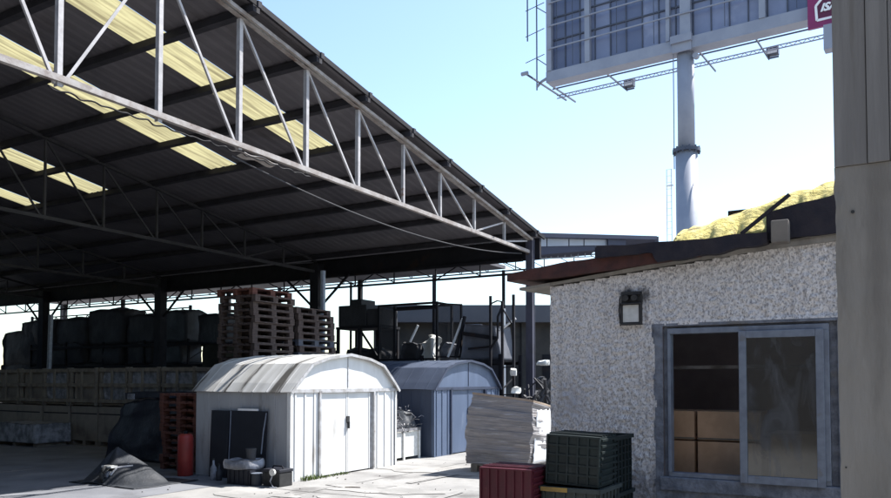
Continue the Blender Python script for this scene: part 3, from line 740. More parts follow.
for i in range(8):
    v = 14.0 + i*1.17
    o = take(wc0 if kinds[i] == 0 else wc1)
    place(o, rowu + random.uniform(-.04,.04), v, 1.02, rot=random.uniform(-.02,.02))
    tag(o, f"slatted wooden crate of {'pale sacks' if kinds[i]==0 else 'brown goods'}, {ordr[i]} from the sheds in the upper row", 'crate', 'slatted crates in the upper row')
for i in range(8):
    v = 14.0 + i*1.17
    o = take(kb); place(o, rowu + random.uniform(-.04,.04), v, 0, rot=random.uniform(-.02,.02))
    tag(o, f'dull brown carton on a pallet base, {ordr[i]} from the sheds in the bottom row', 'carton', 'cartons in the bottom row')
# low plastic wrapped slabs on the floor at the left edge
t = thing('wrapped_slabs', 'low plastic-wrapped stack of slabs on the floor at the left edge', 'wrapped stack', 11.3, on_u(37,430,11.3)[0])
weld(rough_block(0,.9,0,1.9,.10,.58,.02,8,nx=12,nz=12).build('wrapped_stack', M['bags'], t, smooth=True))
q = MB()
for y in (.1,1.0,1.9): q.box(.05,.85,y,y+.12,0,.10)
q.build('bearer', M['crate_wood'], t)
t = thing('paper_scrap', 'small pale scrap of paper on the shaded floor at left', 'scrap', 11.0, 15.2, .004)
q = MB(); q.grid(lambda a, b: Vector((a*.2, b*.3, .01+.02*noise.noise(Vector((a*3,b*3,1))))), 5, 5); q.build('paper', M['bags'], t, solid=.002)

# ------------------------------------------------------------------ storage racks beyond the columns with dark bales
def rack(u, v0, v1, levels, label, bay=2.4, dpt=1.1, mt='steel_dark'):
    t = thing('storage_rack', label, 'rack', u, v0)
    L = v1-v0; n_ = max(1, round(L/bay)); top = levels[-1]
    for k in range(n_+1):
        y = L*k/n_
        q = MB(); q.box(0,.08,y-.04,y+.04,0,top+.15); q.box(dpt-.08,dpt,y-.04,y+.04,0,top+.15)
        z = .3
        while z < top-.5: q.beam((.08,y,z),(dpt-.08,y,z+.5),.03,.03); z += .55
        q.build('upright', M[mt], t)
    for z in levels:
        q = MB(); q.box(-.03,-.001,0,L,z-.11,z); q.box(dpt+.001,dpt+.03,0,L,z-.11,z); q.build('beam', M[mt], t)
        q = MB(); q.box(.0,dpt,.05,L-.05,z-.035,z-.002); q.build('deck', M[mt], t)
    return t
rack(20.6, 18.6, 34.2, [1.15, 2.3, 3.15], 'long dark pallet rack beyond the columns at left', bay=2.6)
def bale(px0, px1, ytop, z0, u, seed, label, mt='bundle', d=1.1, rnd=.12):
    v1, _ = on_u(px0, 350, u); v0, _ = on_u(px1, 350, u); _, zt = on_u((px0+px1)/2, ytop, u)
    t = thing('wrapped_bale', label, 'bale', u, v0, z0, group='wrapped bales on the racks')
    weld(rough_block(0,d,.02,v1-v0-.02,0,zt-z0+.05,.07,seed,nx=9,nz=9,rnd=rnd,sag=.05).build('wrapping', M[mt], t, smooth=True))
bale(20,55,320,3.16,20.65,1,'dark bale on the top deck, half hidden by the leftmost column', rnd=.2)
bale(56,87,318,3.16,20.65,2,'low dark bale on the top deck right of the pale leaning post')
bale(88,124,309,3.16,20.65,3,'tall round-topped bale on the top deck, left of three')
bale(126,155,314,3.16,20.65,4,'flat-topped bale on the top deck, middle of three')
bale(159,186,310,3.16,20.65,5,'greyer round-topped bale just right of the dark column', mt='tarp_grey')
bale(2,40,331,2.31,20.65,6,'dark bale filling the middle deck at the far left', rnd=.2)
bale(42,86,342,2.31,20.65,7,'dark bale on the middle deck below the low top bale')
bale(88,122,344,2.31,20.65,8,'lumpy dark bale on the middle deck beneath the tall round-topped bale', rnd=.2)
bale(127,152,342,2.31,20.65,9,'dark bale on the middle deck beneath the flat-topped bale')
bale(161,181,342,2.31,20.65,10,'greyish bale on the middle deck beside the bright gap', mt='tarp_grey', rnd=.2)
for i, (a, b) in enumerate(((0,60),(62,120),(122,190))):
    bale(a,b,362,1.16,20.65,20+i,('dark bale on the lower deck at the far left end','dark bale on the lower deck in the middle of the rack','dark bale on the lower deck at the end near the pallets')[i])
# box on legs left of pallets
rack(19.9, 16.75, 18.3, [1.2, 2.55], 'short dark rack between the bales and the pallet stacks', bay=1.5)
bale(198,224,314,3.0,19.95,31,'blue-black box on top of the short rack beside the tall pallet stack', mt='tarp', rnd=.02)
t = thing('box_stand', 'dark trestle carrying the blue-black box on the short rack', 'trestle', 19.95, 16.8, 2.551)
q = MB()
for x in (.05,1.0):
    for y in (.08,1.3): q.box(x,x+.06,y,y+.06,0,.38)
q.box(0,1.1,.02,1.44,.381,.445); q.build('trestle', M['steel_dark'], t)
bale(200,222,340,1.21,19.95,32,'olive heap on the lower deck of the short rack', mt='olive', rnd=.4)

# rack platform behind the sheds
RU = 17.9
rack(RU, 8.95, 16.2, [1.0, 2.2], 'dark platform rack behind the blue shed carrying scrap and frames', bay=2.4, dpt=1.3)
DZ = 2.203
def rk(px0, px1, u=RU): v1,_ = on_u(px0,350,u); v0,_ = on_u(px1,350,u); return v0, v1
v0, v1 = rk(336, 364)
t = thing('goods_box', 'dark square crate on the platform, right of the pallet stacks', 'crate', RU+.1, v0, 3.25)
q = MB(); q.box(0,.9,0,v1-v0,0,.62); q.box(.1,.8,.25,v1-v0-.35,.621,.80); q.build('body', M['bundle'], t, bevel=.02)
v0b, v1b = rk(364, 378)
t = thing('goods_box', 'lower dark crate beside the square one on the platform', 'crate', RU+.1, v0b, 3.25)
q = MB(); q.box(0,.9,0,v1b-v0b-.03,0,.48); q.build('body', M['bundle'], t, bevel=.02)
t = thing('trestle', 'dark trestle on the platform carrying two crates, bright gaps between its legs', 'trestle', RU+.05, v0b-.05, DZ)
q = MB(); Lx = v1-v0b+.1
q.box(0,1,0,Lx,.97,1.04)
for y in (.02, Lx*.45, Lx-.1): q.box(.0,.08,y,y+.08,0,.969); q.box(.9,.98,y,y+.08,0,.969)
q.beam((.04,.1,.1),(.04,Lx*.45,.9),.05,.05); q.build('trestle', M['steel_dark'], t)
v0, v1 = rk(340, 372)
t = thing('scrap_heap', 'low dark heap of scrap under the trestle', 'scrap', RU+.3, v0, DZ)
weld(rough_block(0,.7,0,v1-v0,0,.38,.16,41,rnd=.5).build('heap', M['bundle'], t, smooth=True))
# framed mesh cage
v0, v1 = rk(378, 436)
t = thing('mesh_cage', 'tall open steel frame cage with one swung mesh leaf on the platform', 'cage', RU+.05, v0, DZ)
h = 1.62; L = v1-v0
q = MB()
for x in (0,.8):
    for y in (0,L): q.box(x-.03,x+.03,y-.03,y+.03,0,h)
    q.beam((x,.03,h-.03),(x,L-.03,h-.03),.06,.06); q.beam((x,.03,.05),(x,L-.03,.05),.05,.05)
for y in (0,L): q.beam((.03,y,h-.03),(.77,y,h-.03),.05,.05)
q.box(-.03,.03,L*.70,L*.70+.07,.05,h-.07); q.box(-.031,.031,.03,L*.70-.001,h-.20,h-.14)
q.build('frame', M['steel_dark'], t)
q = MB(); q.box(-.004,.004,L*.72+.04,L-.04,.1,h-.08); q.build('mesh_panel', M['mesh'], t)
q = MB(); q.beam((0,-.03,.1),(.25,-.62,.1),.04,.04); q.beam((0,-.03,h-.06),(.25,-.62,h-.1),.04,.04); q.beam((.25,-.62,.08),(.25,-.62,h-.08),.05,.05)
lf = q.build('leaf', M['steel_dark'], t)
q = MB(); q.add([(.01,-.05,.12),(.24,-.60,.12),(.24,-.60,h-.12),(.01,-.05,h-.1)], [(0,1,2,3)]); q.build('leaf_mesh', M['mesh'], lf)
def heap(px0,px1,ytop,label,mt,seed,rnd=.5,amp=.12,u=RU+.35,name='cloth_bundle',cat='bundle'):
    v0,v1 = rk(px0,px1,u); _, zt = on_u((px0+px1)/2,ytop,u)
    t = thing(name, label, cat, u, v0, DZ)
    weld(rough_block(0,.5,0,v1-v0,0,zt-DZ,amp,seed,rnd=rnd).build('bundle', M[mt], t, smooth=True))
heap(400,416,342,'grey rounded bundle inside the mesh cage','bundle',51,u=RU+.2)
heap(418,434,340,'white cloth heaped inside the mesh cage','lens',52,amp=.3,rnd=.2,u=RU+.3)
heap(440,450,345,'small pale bundle between the cage and the covered machine','bags',53,amp=.15)
v0,v1 = rk(460,501,RU+.1)
t = thing('covered_machine', 'grey covered machine with sloping sides on the platform right of the cage', 'machine', RU+.1, v0, DZ)
mb = rough_block(0,.9,0,v1-v0,0,.98,.04,61,nx=12,nz=12)
for p in mb.v:
    k = p.z/.98; p.y = (v1-v0)/2 + (p.y-(v1-v0)/2)*(1-.28*k); p.z -= .10*k*(1-p.y/(v1-v0))
weld(mb.build('cover', M['cover'], t, smooth=True))
q = MB(); q.beam((-.08,.05,.55),(-.06,v1-v0-.1,.72),.03,.10); q.beam((-.09,.2,.35),(-.08,v1-v0-.3,.30),.03,.05); q.build('strap', M['steel_dark'], t)
# leaning bars
def bar(px0,py0,px1,py1,u,r,label,mt):
    a = on_u(px0,py0,u); b = on_u(px1,py1,u)
    t = thing('leaning_bar', label, 'bar', u, a[0], a[1]); q = MB(); q.tube([(0,0,0),(.1,b[0]-a[0],b[1]-a[1])], r, 7); q.build('bar', mt, t)
bar(403,357,416,325,RU+.5,.035,'pale bar leaning inside the mesh cage',M['white'])
bar(448,357,461,318,RU+.15,.035,'pale bar leaning between the cage and the covered machine',M['white'])
bar(456,357,463,316,RU+.1,.05,'dark bar leaning on the left side of the covered machine',M['steel_dark'])
# tall ladder-like frames
v0,v1 = rk(491,514,RU-.1)
t = thing('ladder_frame', 'pair of tall dark scaffold uprights with bent bars at the end of the platform', 'scaffold frame', RU-.12, v0)
_, zt = on_u(491,296,RU-.1)
for y in (0, .32, v1-v0):
    q = MB(); q.box(-.03,.03,y-.03,y+.03,0,zt-(.15 if y == .32 else 0)); q.build('upright', M['steel_dark'], t)
L = v1-v0
for z in (.6,1.3,2.0): q = MB(); q.beam((0,.03,z),(0,.29,z),.03,.03); q.build('rung', M['steel_dark'], t)
q = MB()
q.tube([(0,L,2.5),(-.1,L-.25,2.75),(-.1,.4,3.3),(0,.33,3.55)], .03, 6); q.build('bent_bar', M['steel_dark'], t); q = MB(); q.tube([(0,L,3.65),(-.02,L-.2,3.72),(0,L-.3,3.7)], .02, 6); q.build('bent_bar', M['steel_dark'], t); q = MB(); q.tube([(0,.05,3.1),(0,.3,3.5)], .02, 6)
q.build('bent_bar', M['steel_dark'], t)
bar(499,331,514,318,RU-.05,.03,'short pale bar caught in the scaffold uprights',M['white'])

# stuff right of the column in front of the far wall
t = rack(20.6, 6.0, 8.2, [.7, 1.4, 2.1], 'rusty shelf with bags behind the cardboard load, right of the main column', bay=2.2, dpt=.7)
def bagat(px, py, u, w_, h_, label, mt='lens', seed=1):
    v, z = on_u(px, py, u)
    zz = {0: .002, 1: .703, 2: 1.403, 3: 2.103}[min(range(4), key=lambda k: abs([0,.7,1.4,2.1][k]-(z-h_/2)))]
    t = thing('sack', label, 'sack', u, v-w_/2, zz); weld(rough_block(0,.45,0,w_,0,h_,.08,seed,rnd=.45).build('sack', M[mt], t, smooth=True))
bagat(541,374,20.7,.30,.16,'white sack on the shelf just right of the main column',seed=2)
bagat(535,380,20.8,.4,.35,'dark sack beside the white one on the shelf',mt='bundle',seed=5)
t = thing('scrap_heap', 'tangled heap of dark scrap and pipes between the blue shed and the column', 'scrap', 17.6, 7.55)
q = MB(); rnd_ = random.Random(5)
for k in range(60):
    p = Vector((rnd_.uniform(0,.9), rnd_.uniform(0,.9), rnd_.uniform(0,1.3))); d = Vector((rnd_.uniform(-.5,.5), rnd_.uniform(-.5,.5), rnd_.uniform(-.4,.6)))
    q.tube([p, p+d*.5+Vector((0,0,.05)), p+d], rnd_.uniform(.015,.05), 6)
for p in q.v: p.z = max(p.z, .01)
q.build('pipes', M['bundle'], t)
weld(rough_block(0,.9,0,.9,0,1.0,.2,77,rnd=.3).build('core', M['bundle'], t, smooth=True))
for i, (px, py, s_, lab) in enumerate(((513,372,.19,'white bag on the scrap heap, upper one'),(517,390,.17,'white bag on the scrap heap, lower one'))):
    v, z = on_u(px, py, 17.55); t = thing('white_bag', lab, 'bag', 17.45, v-s_/2, z-s_/2)
    weld(rough_block(0,s_,0,s_,0,s_*1.0,.13,80+i,rnd=.5,nx=9,nz=9).build('bag', M['lens'], t, smooth=True))

# bin with scrap between the two sheds
t = thing('scrap_bin', 'low pale bin between the two sheds heaped with tangled metal scrap', 'bin', 12.78, 8.95)
q = MB(); q.box(0,1.25,0,.03,.06,.62); q.box(0,1.25,.87,.9,.06,.62); q.box(0,.03,.031,.869,.06,.62); q.box(1.22,1.25,.031,.869,.06,.62); q.box(.031,1.219,.031,.869,.06,.1)
for x in (.0,.6,1.19): q.box(x,x+.06,-.03,-.001,0,.66)
q.build('tub', M['lens'], t)
q = MB(); q.box(.0,1.25,-.045,-.0305,.60,.66); q.build('rim', M['scrap'], t)
q = MB()
for k in range(170):
    p = Vector((rnd_.uniform(.0,1.2), rnd_.uniform(-.05,.85), .5+rnd_.uniform(0,.66)*(1-abs(rnd_.uniform(-1,1))*.3))); d = Vector((rnd_.gauss(0,.13), rnd_.gauss(0,.12), rnd_.gauss(.0,.07)))
    q.tube([p, p+d*.5+Vector((rnd_.gauss(0,.04),0,.03)), p+d], rnd_.uniform(.005,.016), 5)
for (x, h_) in ((.35,.34),(.62,.42),(.66,.38),(.8,.2)): q.tube([(x,.2,.85),(x+.03,.2,.9+h_)], .014, 5)
q.build('scrap', M['scrap'], t)
weld(rough_block(.05,1.2,.05,.85,.4,.98,.16,15,rnd=.3,nx=14,nz=14).build('scrap_core', M['tarp_grey'], t, smooth=True))

# weeds by the shed door
wd = MB(); rnd_ = random.Random(3)
for k in range(170):
    u = 9.75 + rnd_.random()**1.3*1.25; v = 8.55 - abs(rnd_.gauss(0,.05)); a = rnd_.uniform(0,6.28); h_ = rnd_.uniform(.02,.09)*(1.2 if u < 10.3 else .7)
    p = wp(u, v, 0); d = Vector((math.cos(a), math.sin(a), 0)); s2 = Vector((-d.y, d.x, 0))*.006
    tip = p + d*h_*.6 + Vector((0,0,h_)); mid = p + d*h_*.2 + Vector((0,0,h_*.6))
    wd.add([p-s2, p+s2, mid+s2*1.4, mid-s2*1.4, tip], [(0,1,2,3),(3,2,4)])
tag(wd.build('weeds', M['weed']), 'sparse green weeds along the foot of the white shed doors', 'weeds', kind='stuff')
rr_ = ray(345, 488); k_ = -EYE/rr_[2]
t = thing('stick', 'short pale stick lying on the sunlit concrete before the white shed', 'stick', rr_[0]*k_, rr_[1]*k_, .012, rot=-1.1)
q = MB(); q.tube([(0,0,0),(.1,.01,.004),(.24,-.01,0)], .011, 6); q.build('stick', M['crate_wood'], t)

# ------------------------------------------------------------------ pallet load of wrapped boards
t = thing('board_load', 'leaning grey-wrapped stack of boards on a pallet in the sun before the blue shed', 'pallet load', 12.3, 5.62)
q = MB()
for y in (.02,.5,1.0): q.box(0,1.15,y,y+.12,.0,.13)
q.box(0,1.15,0,1.12,.131,.15); q.build('pallet', M['crate_wood'], t)
rnd_ = random.Random(9)
NL = 26; zz = .152; ring = []
SX, SY = 1.12, 1.20
def ringat(z, inset, ph, jit):
    pts = []; n_ = 14
    for side in range(4):
        for k in range(n_):
            f_ = k/n_
            x, y = [(0, f_), (f_, 1), (1, 1-f_), (1-f_, 0)][side]
            pts.append((x, y))
    out_ = []
    for x, y in pts:
        hz = (z-.15)/1.2
        bulge = .05*math.sin(hz*math.pi) + .02*noise.noise(Vector((hz*5, 3, 1)))
        px_ = -bulge + inset + x*(SX-2*inset+2*bulge); py_ = -bulge + inset + y*(SY-2*inset+2*bulge)
        py_ -= .10*hz; px_ += .03*hz
        nn = noise.noise_vector(Vector((px_*2.2, py_*2.2, z*5)))*.04
        ztilt = (y*.13 - .05 - x*.17)*hz                     # top sags towards the right
        out_.append(Vector((px_+nn.x+jit[0], py_+nn.y+jit[1], z+ztilt+nn.z*.3)))
    return out_
rings = []; mi_ = []
for k in range(NL):
    jit = (rnd_.uniform(-.007,.007), rnd_.uniform(-.010,.010)); dz = 1.22/NL; z = zz + k*dz
    rings.append(ringat(z+.003, .005, k, jit)); rings.append(ringat(z+.010, 0, k, jit)); rings.append(ringat(z+dz-.007, 0, k, jit))
N_ = len(rings[0]); vs = [p for r_ in rings for p in r_]; fs = []
for i in range(len(rings)-1):
    for k in range(N_): k2 = (k+1) % N_; fs.append((i*N_+k, i*N_+k2, (i+1)*N_+k2, (i+1)*N_+k))
mb = MB(); cut = (len(rings)-3)*N_
mb.add(vs, fs); mb.m = [1 if i >= cut else 0 for i in range(len(fs))]
mb.f.append(tuple((len(rings)-1)*N_+k for k in range(N_))); mb.m.append(1)
mb.build('wrapped_boards', [M['wrap'], M['wrap_top']], t)
def fn(a, b):
    y = .04 + .02*math.sin(b*9); x = .1 + a*1.0 + .05*noise.noise(Vector((a*4,b*4,1)))
    return Vector((x, -.05 - .10*b*1 - .03*abs(noise.noise(Vector((a*5,b*6,2)))), .2+b*.95*(1-.12*abs(noise.noise(Vector((a*6,1,1)))))))
mb = MB(); mb.grid(fn, 18, 18); mb.build('torn_wrap', M['white'], t, smooth=True, solid=.004)

# ------------------------------------------------------------------ stuccoed hut
HU = 6.42
hut = thing('stucco_hut', 'small hut with coarse grey stucco, sliding window and rusty patched roof', 'hut', HU, 0)
def vz(px, py, u=HU): return on_u(px, py, u)
VL, VR = 2.70, -1.4
def ztop(v): return 2.50 + (2.70-v)*.098 if v > 1.4 else 2.6274 + (1.4-v)*.10
W0, W1, WZ0, WZ1 = .40, 1.69, .80, 2.10    # rough opening
q = MB()
NX, NZ = 300, 214
def fn(a, b):
    v = VL + (VR-VL)*a; z = b*2.95
    # snap grid lines to the opening
    for e in (W0, W1):
        if abs(v-e) < .0069: v = e
    for e in (WZ0, WZ1):
        if abs(z-e) < .0069: z = e
    p = Vector((0, v, z)); d = 0
    inside = (W0-.001 <= v <= W1+.001 and WZ0-.001 <= z <= WZ1+.001)
    border = (W0-.09 < v < W1+.07 and WZ0-.25 < z < WZ1+.04)
    n1 = noise.noise(Vector((v*34, z*26, 1.0))); n2 = noise.noise(Vector((v*60, z*50, 4.0)))
    rough = .024*max(-.30, n1) + .014*n2
    if border and not inside: rough = .004*n1 + .006*noise.noise(Vector((v*6, z*6, 2)))+.012
    if inside: rough = .012
    p.x = -rough - .022 + .012*noise.noise(Vector((v*1.3, z*1.3, 9)))*(0 if border else 1)
    if a < .001: p.x = -.006; p.y += .01*noise.noise(Vector((3, z*9, 1)))
    return p
def skip(a, b):
    v = VL + (VR-VL)*a; z = b*2.95; return (W0 < v < W1 and WZ0 < z < WZ1) or z > ztop(v)-.012
q.grid(fn, NX, NZ, skip=skip)
# material 1 round the window and at the stained foot
for i, f_ in enumerate(q.f):
    c = q.v[f_[0]]
    e = .03*noise.noise(Vector((c.y*7, c.z*7, 5)))
    if W0-.10+e < c.y < W1+.075+e and WZ0-.28+e < c.z < WZ1+.012+e*.5: q.m[i] = 1
    if c.y < W0 + .0 and c.z < WZ1+.02+e and c.y > W0-.14+e: q.m[i] = 1
hw = q.build('front_wall', [M['stucco'], M['plaster'], M['soot']], hut, smooth=True)
q = MB(); th = .16
q.box(.001, th, W1, VL-.005, 0, 2.46); q.box(.001, th, VR, W0, 0, 2.70); q.box(.001, th, W0+.0005, W1-.0005, 0, WZ0-.001); q.box(.001, th, W0+.0005, W1-.0005, WZ1+.001, 2.56)
q.box(th+.001, 3.2, VL-.165, VL-.005, 0, 2.50); q.box(3.201, 3.36, VR, VL-.005, 0, 2.5); q.box(th+.001, 3.2, VR, VR+.16, 0, 2.8)
q.build('wall', M['black_wall'], hut)
# side wall skin with stucco
q = MB(); q.grid(lambda a, b: Vector((a*3.36, VL-.003+.012*noise.noise(Vector((a*60, b*45, 2))), b*2.5)), 90, 70); q.build('side_wall', M['stucco'], hut, smooth=True)
# exposed blocks at the right of the window
for k in range(7):
    q = MB(); z = WZ0 + .02 + k*.18; q.box(-.028-.006*(k % 3), -.006, W0-.10+.012*(k % 2), W0-.035+.006*((k*7) % 3), z, z+.155); q.build('exposed_block', M['brick'], hut, bevel=.008)
# roof layers
def along(mb, pts_top, pts_bot, x0, x1, wob=0.0, seed=0, nseg=30):
    """slab following the wall: pts = [(v,z),...] for top and bottom edges"""
    def interp(pts, v):
        pts = sorted(pts)
        if v <= pts[0][0]: return pts[0][1]
        for (a, za), (b, zb) in zip(pts, pts[1:]):
            if v <= b: return za + (zb-za)*(v-a)/(b-a)
        return pts[-1][1]
    va = max(p[0] for p in pts_top); vb = min(p[0] for p in pts_top); vs = []
    for i in range(nseg+1):
        v = va + (vb-va)*i/nseg
        d1 = wob*noise.noise(Vector((v*5, seed, 1))); d2 = wob*noise.noise(Vector((v*7, seed, 2)))
        zt = interp(pts_top, v) + d1; zb = min(interp(pts_bot, v) + d2, zt-.01)
        vs += [(x0+d2*.5, v, zb), (x0+d1*.5, v, zt), (x1, v, zt+(x1-x0)*.03), (x1, v, zb+(x1-x0)*.03)]
    fs = []
    for i in range(nseg):
        for k in range(4): fs.append((i*4+k, i*4+(k+1) % 4, i*4+4+(k+1) % 4, i*4+4+k))
    fs += [(3,2,1,0), tuple(nseg*4+k for k in range(4))]
    mb.add(vs, fs)
P = lambda px, py, u=HU-.12: on_u(px, py, u)
q = MB(); along(q, [P(507,274),P(560,263),P(655,249),P(700,244)], [P(507,281),P(560,277),P(655,263),P(700,256)], -.12, 3.5, .008, 1); q.build('roof_sheet', M['rust_red'], hut)
q = MB(); along(q, [(2.98,2.50),(2.72,2.52),(1.2,2.68),(-1.35,2.92)], [(2.98,2.475),(2.72,2.495),(1.2,2.645),(-1.35,2.885)], -.055, 3.3, .004, 2); q.build('ceiling_board', M['concrete'], hut)
q = MB(); along(q, [P(595,247.5,HU-.16),P(640,243.5,HU-.16),P(700,239,HU-.16),P(767,231,HU-.16)], [P(595,258,HU-.16),P(652,253,HU-.16),P(656,262,HU-.16),P(700,256,HU-.16),P(767,243,HU-.16)], -.165, 1.4, .016, 3, 70); q.build('tar_board', M['tar'], hut)
q = MB(); along(q, [P(700,255),P(767,243),P(845,232)], [P(700,259),P(767,248),P(845,238)], -.06, 3.3, .004, 6); q.build('coping', M['concrete'], hut)
q = MB(); along(q, [P(766,213,HU-.1),P(800,203,HU-.1),P(845,192,HU-.1),(-1.2,3.62)], [P(766,240,HU-.1),P(800,237,HU-.1),P(845,231.5,HU-.1),(-1.2,3.05)], -.10, .9, .010, 4); q.build('dark_roof_box', M['tar'], hut)
a = P(771,221,HU-.2); b = P(789,242,HU-.2)
q = MB(); q.box(-.22, -.115, b[0], a[0], b[1]+.0, a[1]); q.build('timber_block', M['bin'], hut, bevel=.008)
# lamp on the wall
va_, za_ = vz(622.5, 293); vb_, zb_ = vz(643.5, 325)
t = thing('wall_lamp', 'small black square wall lamp with white glass on sooty stucco', 'lamp', HU, vb_, zb_)
wd_, hh = va_-vb_, za_-zb_
q = MB(); q.box(-.045,-.018,0,wd_,0,hh); q.box(-.07,-.0455,0,wd_,0,.02); q.box(-.07,-.0455,0,.02,.0205,hh*.62); q.box(-.07,-.0455,wd_-.02,wd_,.0205,hh*.62); q.box(-.09,-.0455,0,wd_,hh*.62,hh*.66); q.build('housing', M['lampblack'], t, bevel=.004)
q = MB(); q.box(-.062,-.0455,.022,wd_-.022,.025,hh*.60); q.build('lens', M['lens'], t)
q = MB(); q.tube([(-.05,wd_*.28,hh*.82),(-.10,wd_*.28,hh*.80)], .026, 12); q.tube([(-.05,wd_*.7,hh*.82),(-.10,wd_*.7,hh*.80)], .026, 12); q.box(-.075,-.0455,.01,wd_-.01,hh*.9,hh); q.build('sensor', M['lampblack'], t)
q = MB()
q.tube([(-.03,wd_+.012,hh*.9),(-.032,wd_+.022,hh*.45),(-.03,wd_+.01,-.005)], .006, 5)
q.build('wire', M['lampblack'], t)

# window
t = thing('_w', 'w', 'w', 0, 0); bpy.data.objects.remove(t)
win = bpy.data.objects.new('window', None); COL.objects.link(win); win.parent = hut
wv1, wz1 = vz(668.5, 329); wv0 = .455; wz0 = .87
fw = .045
q = MB()
q.box(-.045, .05, wv0, wv1, wz1-fw, wz1); q.box(-.03, .05, wv0, wv1, wz0, wz0+fw*.8); q.box(-.045, .05, wv1-fw*.55, wv1, wz0+fw*.8+.0005, wz1-fw-.0005); q.box(-.045, .05, wv0, wv0+fw, wz0+fw*.8+.0005, wz1-fw-.0005)
q.build('frame', M['alu'], win, bevel=.003)
sm1, _ = vz(741, 400); sm0 = wv0+.035
q = MB(); s0, s1 = wz0-.01, wz1-fw+.004
x0, x1 = -.085, -.0455
q.box(x0,x1,sm1-.055,sm1,s0,s1); q.box(x0,x1,sm0,sm0+.055,s0,s1); q.box(x0,x1,sm0+.0555,sm1-.0555,s1-.055,s1); q.box(x0,x1,sm0+.0555,sm1-.0555,s0,s0+.06)
q.build('sash', M['alu'], win, bevel=.003)
q = MB(); q.box(-.068,-.062,sm0+.0555,sm1-.0555,s0+.0605,s1-.0555); q.build('glass', M['glass'], win)
q = MB(); q.box(-.055,.12,W0-.02,W1+.03,WZ0-.045,WZ0+.068); q.build('sill', M['plaster'], win, bevel=.01)
q = MB(); q.box(.051,.12,wv1+.002,W1-.001,WZ0+.07,WZ1-.001); q.box(-.01,.0505,wv1+.001,W1-.001,WZ0+.07,WZ1-.001); q.box(.0,.05,W0+.001,wv0-.001,WZ0+.07,WZ1-.001); q.box(.0,.05,wv0,wv1,wz1+.001,WZ1-.001); q.build('reveal', M['plaster'], win)
# inside: shelf and cartons
sh = thing('metal_shelf', 'dark shelf unit behind the open half of the hut window', 'shelf', HU+.52, .2, 0)
q = MB(); 
for z in (.78, 1.19+.0, 1.78): q.box(0,.4,0,1.7,z-.02,z)
for y in (0,1.66): 
    for x in (0,.36): q.box(x,x+.04,y,y+.04,0,2.1)
q.build('shelving', M['steel_dark'], sh)
q = MB(); q.box(-.012,-.001,0,1.7,1.755,1.785); q.build('front_edge', M['scrap'], sh)
UB = HU+.45
va_, _ = on_u(673,440,UB); vm1,_ = on_u(694.5,440,UB); vm0,_ = on_u(697.5,440,UB); vb_,_ = on_u(741,440,UB); _, zt = on_u(700,411,UB); _, zm = on_u(700,440.5,UB)
lo_ = .782
for (a, b, z0, z1, lab) in ((vm1, va_+.28, zm+.006, zt, 'upper left cardboard box behind the open window half'), (vb_-.16, vm0, zm+.006, zt, 'upper right cardboard box behind the open window half'),
                       (vm1, va_+.28, lo_, zm-.006, 'lower left cardboard box behind the open window half'), (vb_-.16, vm0, lo_, zm-.006, 'lower right cardboard box behind the open window half')):
    c = thing('cardboard_box', lab, 'box', UB, a, z0, group='cardboard boxes inside the hut')
    q = MB(); q.box(0,.4,0,b-a,0,z1-z0); q.build('carton', M['cardboard'], c, bevel=.004)
    q = MB(); q.box(-.003,-.0006,.0,b-a,(z1-z0)*.02,(z1-z0)*.08); q.build('tape', M['crate_wood'], c)
c = thing('cardboard_box', 'wide cardboard box dimly seen through the dirty sash glass', 'box', UB+.02, .42, .80)
q = MB(); q.box(0,.4,0,.52,0,.42); q.build('carton', M['cardboard'], c, bevel=.004)

# foam tarp on roof (folded, lumpy sheet) and stick, board
t = thing('yellow_tarp', 'crumpled yellow foam sheet piled along the hut roof', 'tarp', HU, 0, 0)
tp_ = [P(670,240,HU+.1),P(674,230,HU+.1),P(688,225,HU+.1),P(702,223.5,HU+.1),P(716,215,HU+.1),P(734,212,HU+.1),P(748,205,HU+.1),P(765,200,HU+.1),P(778,192,HU+.1),P(800,187,HU+.1),P(834,178,HU+.1),(-.6,3.42)]
def zint(v):
    pts = sorted(tp_)
    if v <= pts[0][0]: return pts[0][1]
    for (a, za), (b, zb) in zip(pts, pts[1:]):
        if v <= b: return za + (zb-za)*(v-a)/(b-a)
    return pts[-1][1]
vA, vB = tp_[0][0], -.6
def fn(a, b):
    v = vA + (vB-vA)*a; zt = zint(v); base = 2.74 + (1.6-v)*.09
    k = min(1, b*1.5)
    fold = .10*abs(math.sin(v*9+b*5+noise.noise(Vector((v*3,b*3,0)))*2))*min(1,b*4+.3) + .05*(.3-abs(noise.noise(Vector((v*8+b*3,b*5,6)))))*2 - .06*abs(noise.noise(Vector((v*4.5,b*4,3)))) + .03*noise.noise(Vector((v*6, b*3, 7))) + .02*noise.noise(Vector((v*17, b*9, 3)))
    x = .02 + 1.1*b - .02
    prof = math.sin(min(1, b*3.2)*math.pi/2) if b < .31 else 1-.25*(b-.31)
    return Vector((x + fold, v + .03*noise.noise(Vector((v*8,b*8,1))), base + (zt-base)*prof + fold*.5*(1 if b > .05 else 0)))
mb = MB(); mb.grid(fn, 110, 30); mb.build('sheet', M['foam'], t, smooth=True, solid=.02)
a = P(741,234,HU-.14); b = P(790,195,HU-.14)
t = thing('stick', 'dark stick propped slantwise against the yellow foam sheet', 'stick', HU-.14, a[0], a[1])
q = MB(); q.beam((0,0,0),(-.02,b[0]-a[0],b[1]-a[1]),.022,.026); q.build('stick', M['tar'], t)
a = P(724,232,HU+.6); b = P(752,205,HU+.6)
t = thing('board_frame', 'small dark board frame poking up behind the yellow foam sheet', 'board frame', HU+.9, a[0]-.35, 2.8)  # a small frame of boards, not a sign
